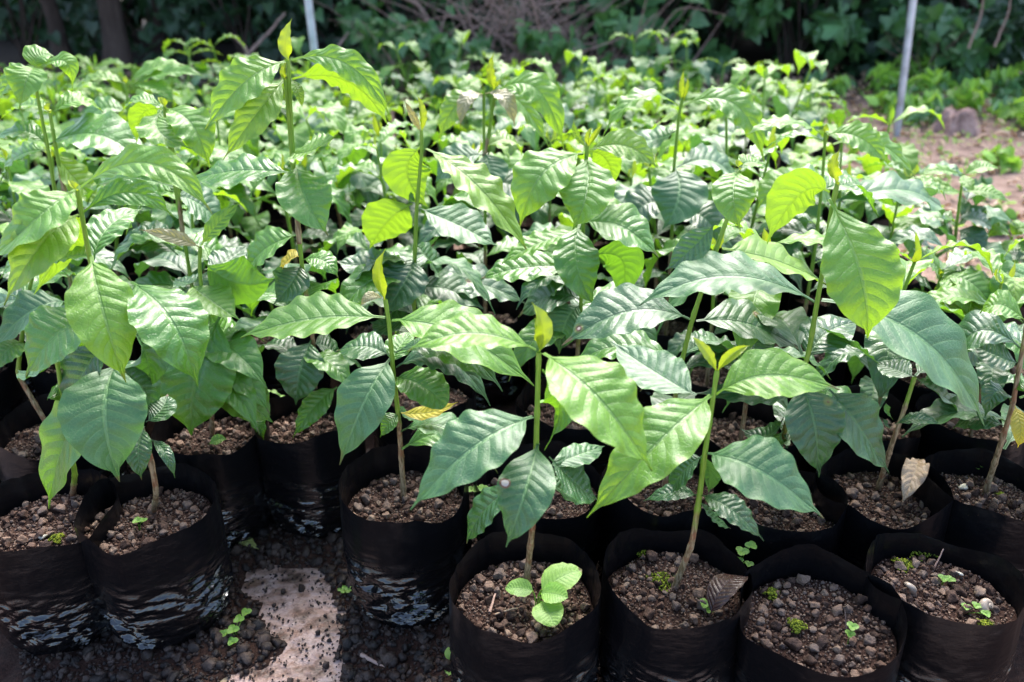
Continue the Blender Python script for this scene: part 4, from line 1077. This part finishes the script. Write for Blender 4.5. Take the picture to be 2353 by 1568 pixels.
# ------------------------------------------------------------------ background
pole_b = G(2060, 312, 0.0)
def pole(label, pa, pb, Yp, r):
    a, b = PY(*pa, Yp), PY(*pb, Yp); d = (b - a) / (b[2] - a[2])
    base = a - d * a[2]; top = base + d * 2.7
    root = empty('metal_pole', Vector(base), label, 'pole', 'metal poles')
    V, Fc, uv = tube([base - d * .2, base + d * .6, base + d * 1.6, top], [r] * 4, 20)
    part('shaft', mesh_from('shaft', V - base, Fc, M['pole'], uv), root)
    B = Bag_of()
    V, Fc, uv = tube([top - d * .03, top - d * .001, top + d * .012, top + d * .014], [r * 1.18, r * 1.18, r * .9, r * .05], 20)
    part('cap', mesh_from('cap', V - base, Fc, M['pole'], uv), root)
pole('grey metal pole standing on bare ground at the right', (2060, 312), (2098, 0), pole_b[1], .0165)
pole('grey metal pole rising behind the tallest seedling at the left', (729, 168), (708, 0), 3.6, .0165)

def heart_leaf():
    t = np.linspace(0, 1, 6); prof = np.array([.42, .5, .44, .3, .14, .004])
    V = []; 
    for k in range(6):
        for u in (-1, -.5, 0, .5, 1):
            back = -.12 * abs(u) if k == 0 else 0
            V.append((u * prof[k], t[k] + back, .16 * abs(u) * prof[k] * 2 - .22 * t[k] ** 2))
    V = np.array(V); uv = np.array([(t[k], (u + 1) / 2) for k in range(6) for u in (-1, -.5, 0, .5, 1)])
    return V, grid_faces(4, 5), uv
def lance_leaf():
    V, Fc, uv = heart_leaf(); V = V.copy(); V[:, 0] *= .5; return V, Fc, uv
HEART, LANCE = heart_leaf(), lance_leaf()
SIMPLE = (np.array([(0, 0, 0), (-.24, .4, .06), (0, .42, 0), (.24, .4, .06), (0, 1, -.12)], float), np.array([[0, 2, 1, 1], [0, 3, 2, 2], [1, 2, 4, 4], [2, 3, 4, 4]])[:, :3], np.array([(0, .5), (.4, 0), (.42, .5), (.4, 1), (1, .5)], float))

def leaf_cloud(name, pts, sizes, mat, rg, tmpl=HEART, face=(0, -.5, .8), spread=.7):
    V, Fc, uv = tmpl; n = len(pts)
    nz = np.asarray(face, float)[None, :] + rg.normal(size=(n, 3)) * spread; nz /= np.linalg.norm(nz, axis=1)[:, None]
    yv = np.array([0, -.3, -1.0])[None, :] + rg.normal(size=(n, 3)) * .7
    yv -= (yv * nz).sum(1)[:, None] * nz; yv /= np.linalg.norm(yv, axis=1)[:, None] + 1e-9
    xv = np.cross(yv, nz)
    P = V[None, :, 0:1] * xv[:, None, :] + V[None, :, 1:2] * yv[:, None, :] + V[None, :, 2:3] * nz[:, None, :]
    P = P * np.asarray(sizes)[:, None, None] + np.asarray(pts)[:, None, :]
    F2 = (Fc[None] + (np.arange(n) * len(V))[:, None, None]).reshape(-1, Fc.shape[1])
    return P.reshape(-1, 3), F2, np.tile(uv, (n, 1))

def shrub(label, x, y, rx, ry, h, n, size, mat, seed, tmpl=HEART, z0=0.02, nst=9, hollow=.35, name='shrub', cat='shrub', group='shrubs of the hedge'):
    rg = np.random.default_rng(seed)
    root = empty(name, (x, y, 0), label, cat, group)
    B = Bag_of(); ends = []
    for k in range(nst):
        a = rg.uniform(0, 6.28); q = math.sqrt(rg.random())
        e = np.array([rx * q * math.cos(a), ry * q * math.sin(a), h * rg.uniform(.45, .95)])
        m = e * np.array([.35, .35, .55]) + rg.normal(size=3) * .05 * h
        Q = smooth_path([np.array([rg.uniform(-.08, .08), rg.uniform(-.08, .08), -.03]), m, e], 12)
        V, Fc, uv = tube(Q, np.linspace(.012 if h > .6 else .004, .003 if h > .6 else .0012, 12), 6); B.add(V, Fc, uv); ends.append(Q)
    part('branches', B.mesh('branches', M['trunk'] if h > .6 else M['twig']), root)
    nc = max(6, n // 26)
    cen = []
    for k in range(nc):
        a = rg.uniform(0, 6.28); f = rg.random() ** .8
        q = hollow + (1 - hollow) * math.sqrt(rg.random())
        cen.append((rx * q * math.cos(a) * (1 - .3 * f), ry * q * math.sin(a) * (1 - .3 * f), z0 + h * f))
    cen = np.array(cen)
    ci = rg.integers(nc, size=n)
    cl = min(rx, ry, h) * .28
    pts = cen[ci] + rg.normal(size=(n, 3)) * np.array([cl, cl, cl * .8])
    pts[:, 2] = np.maximum(np.abs(pts[:, 2]), z0)
    V, Fc, uv = leaf_cloud('foliage', pts, rg.uniform(.65, 1.25, n) * size, mat, rg, tmpl)
    part('foliage', mesh_from('foliage', V, Fc, mat, uv), root)
    return root

def tree(label, x, y, r, h, lean, crown_r, ncl, seed):
    rg = np.random.default_rng(seed)
    root = empty('tree', (x, y, 0), label, 'tree', 'trees behind the nursery')
    Q = smooth_path([np.array([0, 0, -.1]), np.array([lean * .3, 0, h * .35]), np.array([lean, rg.uniform(-.2, .2), h])], 24)
    Q[2:-1] += rg.normal(size=(21, 3)) * r * .1
    rad = np.linspace(r, r * .45, 24); rad[:3] *= np.array([1.5, 1.3, 1.12])
    B = Bag_of(); V, Fc, uv = tube(Q, rad, 14); B.add(V, Fc, uv)
    tips = []
    for k in range(7):
        p = Q[14 + k]; a = rg.uniform(0, 6.28); L = crown_r * rg.uniform(.6, 1.0)
        e = p + np.array([math.cos(a) * L, math.sin(a) * L, L * rg.uniform(.3, .8)])
        V, Fc, uv = tube(smooth_path([p, (p + e) / 2 + [0, 0, .1], e], 10), np.linspace(r * .4, r * .1, 10), 7); B.add(V, Fc, uv); tips.append(e)
    part('trunk', B.mesh('trunk', M['trunk']), root)
    top = Q[-1]; pts = []
    for k in range(ncl):
        c = tips[k % 7] + rg.normal(size=3) * crown_r * .35
        pts.append(c + rg.normal(size=(26, 3)) * .3)
    pts = np.concatenate(pts)
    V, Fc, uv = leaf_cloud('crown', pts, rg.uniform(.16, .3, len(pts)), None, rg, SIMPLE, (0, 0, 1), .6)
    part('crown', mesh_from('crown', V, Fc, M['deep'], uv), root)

def bgx(px, Y, py=150): return PY(px, py, Y)[0]
tree('thick dark tree trunk left of the left pole', bgx(258, 6.3, 80), 6.3, .085, 3.4, .1, 1.4, 50, 1)
tree('slimmer leaning tree trunk at the far left', bgx(140, 6.6, 80), 6.6, .06, 3.3, -.35, 1.4, 50, 2)
tree('added shade tree with hidden trunk behind the dry twigs', bgx(1010, 9.3, 80), 9.3, .09, 3.8, .2, 1.9, 220, 3)  # from here on, trees added for their unseen dense crowns, shading the hedge
tree('added shade tree behind the leafy hedge in the middle', bgx(1600, 9.3, 80), 9.3, .08, 3.8, .2, 1.9, 220, 4)
tree('added shade tree behind the leafy hedge at the right', bgx(2250, 9.3, 80), 9.3, .09, 3.8, -.1, 1.9, 220, 5)
tree('added shade tree left of centre', bgx(560, 9.3, 80), 9.3, .1, 3.9, -.1, 1.9, 220, 6)
tree('added tall shade tree at the very back on the left', -4.2, 10.5, .12, 4.5, .1, 2.4, 260, 7)
tree('added tall shade tree at the very back in the middle', -.3, 11.0, .12, 4.5, .1, 2.6, 300, 8)
tree('added tall shade tree at the very back on the right', 4.0, 10.8, .12, 4.5, .1, 2.4, 260, 9)

def pxs(px, y): return bgx(px, y, 120)
HEDGE = [  # px, Y, rx, ry, h, n, leaf size, mat
    ('dark shrub in deep shade at the far left corner', 60, 6.9, .8, .5, 1.5, 420, .10, 'deep'),
    ('dark shrub in deep shade between the tree trunks', 360, 7.2, .8, .5, 1.6, 420, .10, 'deep'),
    ('dark shrub behind the crossed sticks at left', 560, 6.7, .6, .5, 1.3, 330, .09, 'deep'),
    ('dark leafy shrub just right of the left pole', 800, 6.5, .6, .45, 1.5, 520, .10, 'deep'),
    ('leafy shrub left of the dry twigs with rounded leaves', 930, 6.1, .45, .35, 1.1, 300, .10, 'wild'),
    ('leafy shrub above the dry twig tangle', 1220, 6.9, .8, .4, 1.7, 620, .11, 'deep'),
    ('leafy shrub right of the dry twig tangle', 1490, 6.3, .55, .4, 1.4, 560, .11, 'wild'),
    ('leafy shrub in the middle of the hedge', 1640, 6.7, .7, .4, 1.7, 700, .10, 'deep'),
    ('bright leafed shrub hanging over the hedge, right of centre', 1830, 6.2, .5, .35, 1.5, 620, .11, 'wild'),
    ('dense dark shrub left of the right pole', 1960, 6.5, .6, .4, 1.8, 850, .11, 'deep'),
    ('dense dark shrub right of the right pole', 2180, 6.2, .6, .4, 1.8, 950, .12, 'deep'),
    ('dense dark shrub in the top right corner', 2370, 6.3, .6, .4, 1.8, 900, .12, 'deep'),
    ('small green shrub at the left foot of the dry twig tangle', 905, 5.4, .22, .2, .42, 110, .085, 'wild'),
    ('small green shrub in front of the dry twig tangle, left of its middle', 1050, 5.2, .2, .18, .3, 80, .085, 'wild'),
    ('small green shrub in front of the dry twig tangle, right of its middle', 1270, 5.3, .22, .18, .36, 90, .085, 'wild'),
    ('small green shrub at the right foot of the dry twig tangle', 1420, 5.4, .25, .2, .5, 130, .085, 'wild'),
    ('low mid-green shrub at the hedge foot right of the pole', 2130, 5.6, .35, .25, .5, 240, .09, 'wild'),
    ('low dark shrub spilling from the hedge at right', 2260, 5.7, .35, .25, .45, 240, .09, 'deep'),
    ('tall dark shrub filling the back of the hedge at right', 2150, 7.4, 1.6, .4, 1.9, 2300, .17, 'deep'),
    ('tall dark shrub filling the back of the hedge in the middle', 1300, 8.0, 1.8, .4, 1.9, 2300, .17, 'deep'),
    ('tall dark thicket in the shade at the far left', 250, 8.6, 2.0, .4, 1.9, 2300, .17, 'deep'),
    ('rear thicket at the far left behind the tree trunks', 150, 10.2, 1.8, .4, 1.5, 1700, .24, 'deep'),
    ('rear thicket left of centre behind the trees', 620, 10.2, 1.8, .4, 1.5, 1700, .24, 'deep'),
    ('rear thicket in the centre behind the trees', 1080, 10.2, 1.8, .4, 1.5, 1700, .24, 'deep'),
    ('rear thicket right of centre behind the trees', 1560, 10.2, 1.8, .4, 1.5, 1700, .24, 'deep'),
    ('rear thicket at the far right behind the trees', 2100, 10.2, 1.9, .4, 1.5, 1700, .24, 'deep'),
    ('tall dark thicket in the shade behind the left pole', 760, 8.9, 1.8, .4, 1.9, 2300, .17, 'deep'),
    ('tall dark thicket in the shade behind the right pole', 1780, 8.9, 1.8, .4, 1.9, 2300, .17, 'deep'),
]
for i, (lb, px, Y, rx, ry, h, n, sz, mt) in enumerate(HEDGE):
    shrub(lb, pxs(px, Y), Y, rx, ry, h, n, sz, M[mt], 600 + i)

# dry twig tangle
rg = np.random.default_rng(321); B = Bag_of()
for k in range(230):
    c = np.array([rg.normal(bgx(1180, 5.7), .42), rg.normal(5.75, .22), 0])
    L = rg.uniform(.3, 1.1); a = rg.uniform(0, 6.28); e = rg.uniform(-.15, .9)
    d = np.array([math.cos(a) * math.cos(e), .5 * math.sin(a) * math.cos(e), math.sin(e)]) * L
    p = c + np.array([0, 0, rg.uniform(0, .45) * math.exp(-((c[0] - bgx(1180, 5.7)) / .5) ** 2) + .02])
    q = p + d; q[2] = max(q[2], .02)
    m = (p + q) / 2 + rg.normal(size=3) * .12 * L; m[2] = max(m[2], .02)
    Q = smooth_path([p, m, q], 10); V, Fc, uv = tube(Q, np.linspace(rg.uniform(.003, .008), .0015, 10), 5); B.add(V, Fc, uv)
tag(obj('dry_twigs', B.mesh('dry_twigs', M['twig'])), 'tangled heap of dry brown twigs below the hedge', 'twigs', kind='stuff')

def branch(label, pa, pb, Ya, Yb, r, bend=.03): return twig(label, PY(*pa, Ya), PY(*pb, Yb), r, bend, 'dry_branch', 'twig', 'dry branches in the hedge')
branch('dry branch leaning left in the crossed pair by the left pole', (575, 150), (535, 82), 5.6, 5.7, .014)
branch('dry branch leaning right in the crossed pair by the left pole', (560, 135), (655, 30), 5.65, 5.8, .013)
branch('dry branch slanting just right of the left pole', (738, 150), (800, 75), 5.5, 5.7, .011)
branch('dry branch slanting out of the hedge right of the twig tangle', (1490, 112), (1565, 75), 5.4, 5.6, .010)
branch('long dry branch crossing the top of the hedge', (1240, 12), (1420, -8), 5.7, 5.8, .008)
branch('dry branch running diagonally at the top, left of the twig tangle', (920, -10), (985, 45), 5.9, 5.9, .018)
branch('thin hanging bare vine at the right, longer one', (2225, 112), (2262, -40), 5.0, 5.05, .008)
branch('thin hanging bare vine at the right, short one', (2285, 108), (2325, -40), 5.0, 5.05, .007)
branch('grey branch lying at the hedge foot at the far right', (2270, 178), (2400, 170), 5.4, 5.3, .012)
branch('grey branch lying lower at the hedge foot at the far right', (2290, 200), (2400, 205), 5.1, 5.2, .010)

# stump
p = G(2195, 305, 0); rg = np.random.default_rng(5)
B = Bag_of(); th = np.linspace(0, 2 * np.pi, 40, endpoint=False); rows = []
for k, (f, z) in enumerate([(1.55, -.02), (1.2, .03), (1.0, .06), (.9, .085), (.8, .10), (.65, .105), (.35, .095), (.03, .09)]):
    rr_ = .062 * f * (1 + .16 * np.sin(5 * th + .5) * (1 if k < 5 else .6) + .07 * np.sin(11 * th)); rows.append(np.stack([rr_ * 1.3 * np.cos(th), rr_ * np.sin(th), np.full(40, z) + .012 * np.sin(3 * th)], -1))
tag(obj('tree_stump', mesh_from('tree_stump', np.concatenate(rows), grid_faces(40, 7, wrap=True), M['rock']), None, Vector(p)), 'weathered low tree stump on bare ground right of the right pole', 'stump')

# weeds at the hedge foot and on the bare ground
def ground_weed(seed, h, n, size, tmpl):
    return shrub('x', 0, 0, .09, .08, h, n, size, M['weed'] if seed % 2 else M['wild'], seed, tmpl, z0=.015, nst=5, hollow=.05, name='ground_weed', cat='weed', group='weeds on the ground by the hedge')
WEED = [ground_weed(700, .10, 22, .075, HEART), ground_weed(701, .13, 26, .085, LANCE), ground_weed(702, .08, 18, .07, LANCE), ground_weed(703, .15, 24, .08, HEART)]
spots = []
for i in range(100):
    if i < 44: px, y = rr.uniform(1990, 2400), rr.uniform(4.1, 5.7)
    elif i < 88: px, y = rr.uniform(640, 1950), rr.uniform(4.3, 5.6)
    else: px, y = rr.uniform(60, 640), rr.uniform(4.6, 5.4)
    spots.append((px, y))
for px, y in [(2300, 2.9), (2330, 3.3), (2345, 2.5)]: spots.append((px, y))
ww = set()
for px, y in spots:
    k = rr.randrange(4)
    o = WEED[k] if k not in ww else copy_tree(WEED[k]); ww.add(k)
    o.location = (PY(px, 250, y)[0], y, 0); o.rotation_euler = (0, 0, rr.uniform(0, 6.28)); s = rr.uniform(.7, 1.25) * (.75 if y < 3.6 else 1); o.scale = (s, s, s)
    if y < 3.6: o['label'] = 'low green weed on the bare brown ground at right'
    elif px > 2060: o['label'] = 'leafy weed at the hedge foot right of the right pole'
    elif px > 1450: o['label'] = 'leafy weed at the hedge foot between the twig tangle and the right pole'
    elif px > 850: o['label'] = 'leafy weed at the foot of the dry twig tangle'
    else: o['label'] = 'leafy weed at the shaded hedge foot near the left pole'

# ground cover and litter, uncountable
rg = np.random.default_rng(99); pts = []
for i in range(5200):
    x, y = rg.uniform(.6, 4.5), rg.uniform(1.6, 5.6)
    if x < min(1.3, .76 + .27 * (y - 1.2)) or x > y * .72 + .1: continue
    if mnoise.noise(Vector((x * 2.1, y * 2.1, 5))) < -.05 and rg.random() < .85: continue
    pts.append((x, y, rg.uniform(.004, .03)))
pts = np.array(pts)
V, Fc, uv = leaf_cloud('ground_cover', pts, rg.uniform(.012, .042, len(pts)), None, rg, LANCE, (0, 0, 1), .45)
tag(obj('ground_cover', mesh_from('ground_cover', V, Fc, M['weed'], uv)), 'sparse small green ground cover on the bare earth at right', 'ground cover', kind='stuff')
pts = np.stack([rg.uniform(-4.5, 4.6, 5000), rg.uniform(3.9, 6.6, 5000), rg.uniform(.01, .03, 5000)], -1)
ex = np.stack([rg.uniform(.9, 4., 1500), rg.uniform(1.6, 4., 1500), rg.uniform(.004, .012, 1500)], -1)
ex = ex[(ex[:, 0] > np.minimum(1.3, .76 + .27 * (ex[:, 1] - 1.2)))]
pts = np.concatenate([pts, ex])
V, Fc, uv = leaf_cloud('leaf_litter', pts, rg.uniform(.02, .065, len(pts)), None, rg, LANCE, (0, 0, 1), .35)
tag(obj('leaf_litter', mesh_from('leaf_litter', V, Fc, M['dead'], uv)), 'dry brown leaf litter on the ground', 'leaf litter', kind='stuff')

pt = HEART
for i, (px, py, lb) in enumerate([(1320, 248, 'pink fallen flower petal near the hedge, leftmost of three'), (1345, 246, 'pink fallen flower petal near the hedge, middle of three'), (1330, 240, 'pink fallen flower petal near the hedge, rearmost of three')]):
    p = PY(px, py, 3.85); V, Fc, uv = HEART
    tag(obj('flower_petal', mesh_from('petal', V * .05, Fc, M['petal'], uv), None, (p[0], p[1], .03)), lb, 'petal', 'pink petals').rotation_euler = (R(25), 0, i)

# ------------------------------------------------------------------ light
EL, AZ = R(52), R(12)
s = Vector((math.sin(AZ) * math.cos(EL), math.cos(AZ) * math.cos(EL), math.sin(EL)))
sd = bpy.data.lights.new('sun', 'SUN'); sd.energy = 2.55; sd.angle = R(34); sd.color = (1.0, .975, .93)
so = bpy.data.objects.new('sun', sd); COL.objects.link(so); so.rotation_euler = (-s).to_track_quat('-Z', 'Y').to_euler(); so.location = s * 20
w = bpy.data.worlds.new('World'); sc.world = w; w.use_nodes = True
nt = w.node_tree; bg = nt.nodes['Background']
sky = nt.nodes.new('ShaderNodeTexSky'); sky.sky_type = 'NISHITA'; sky.sun_disc = False
sky.sun_elevation = EL; sky.sun_rotation = AZ; sky.air_density = 1.0; sky.dust_density = 3.0; sky.ozone_density = 1.0
nt.links.new(sky.outputs[0], bg.inputs[0]); bg.inputs[1].default_value = 0.15
vs = sc.view_settings
sc.display_settings.display_device = 'sRGB'
vs.view_transform = 'Standard'; vs.look = 'None'; vs.exposure = 2.03; vs.gamma = 1.0
sc.render.engine = 'CYCLES'
cy = sc.cycles
cy.use_denoising = True
cy.max_bounces = 8; cy.diffuse_bounces = 4; cy.glossy_bounces = 3; cy.transmission_bounces = 5; cy.transparent_max_bounces = 8
cy.sample_clamp_indirect = 6.0
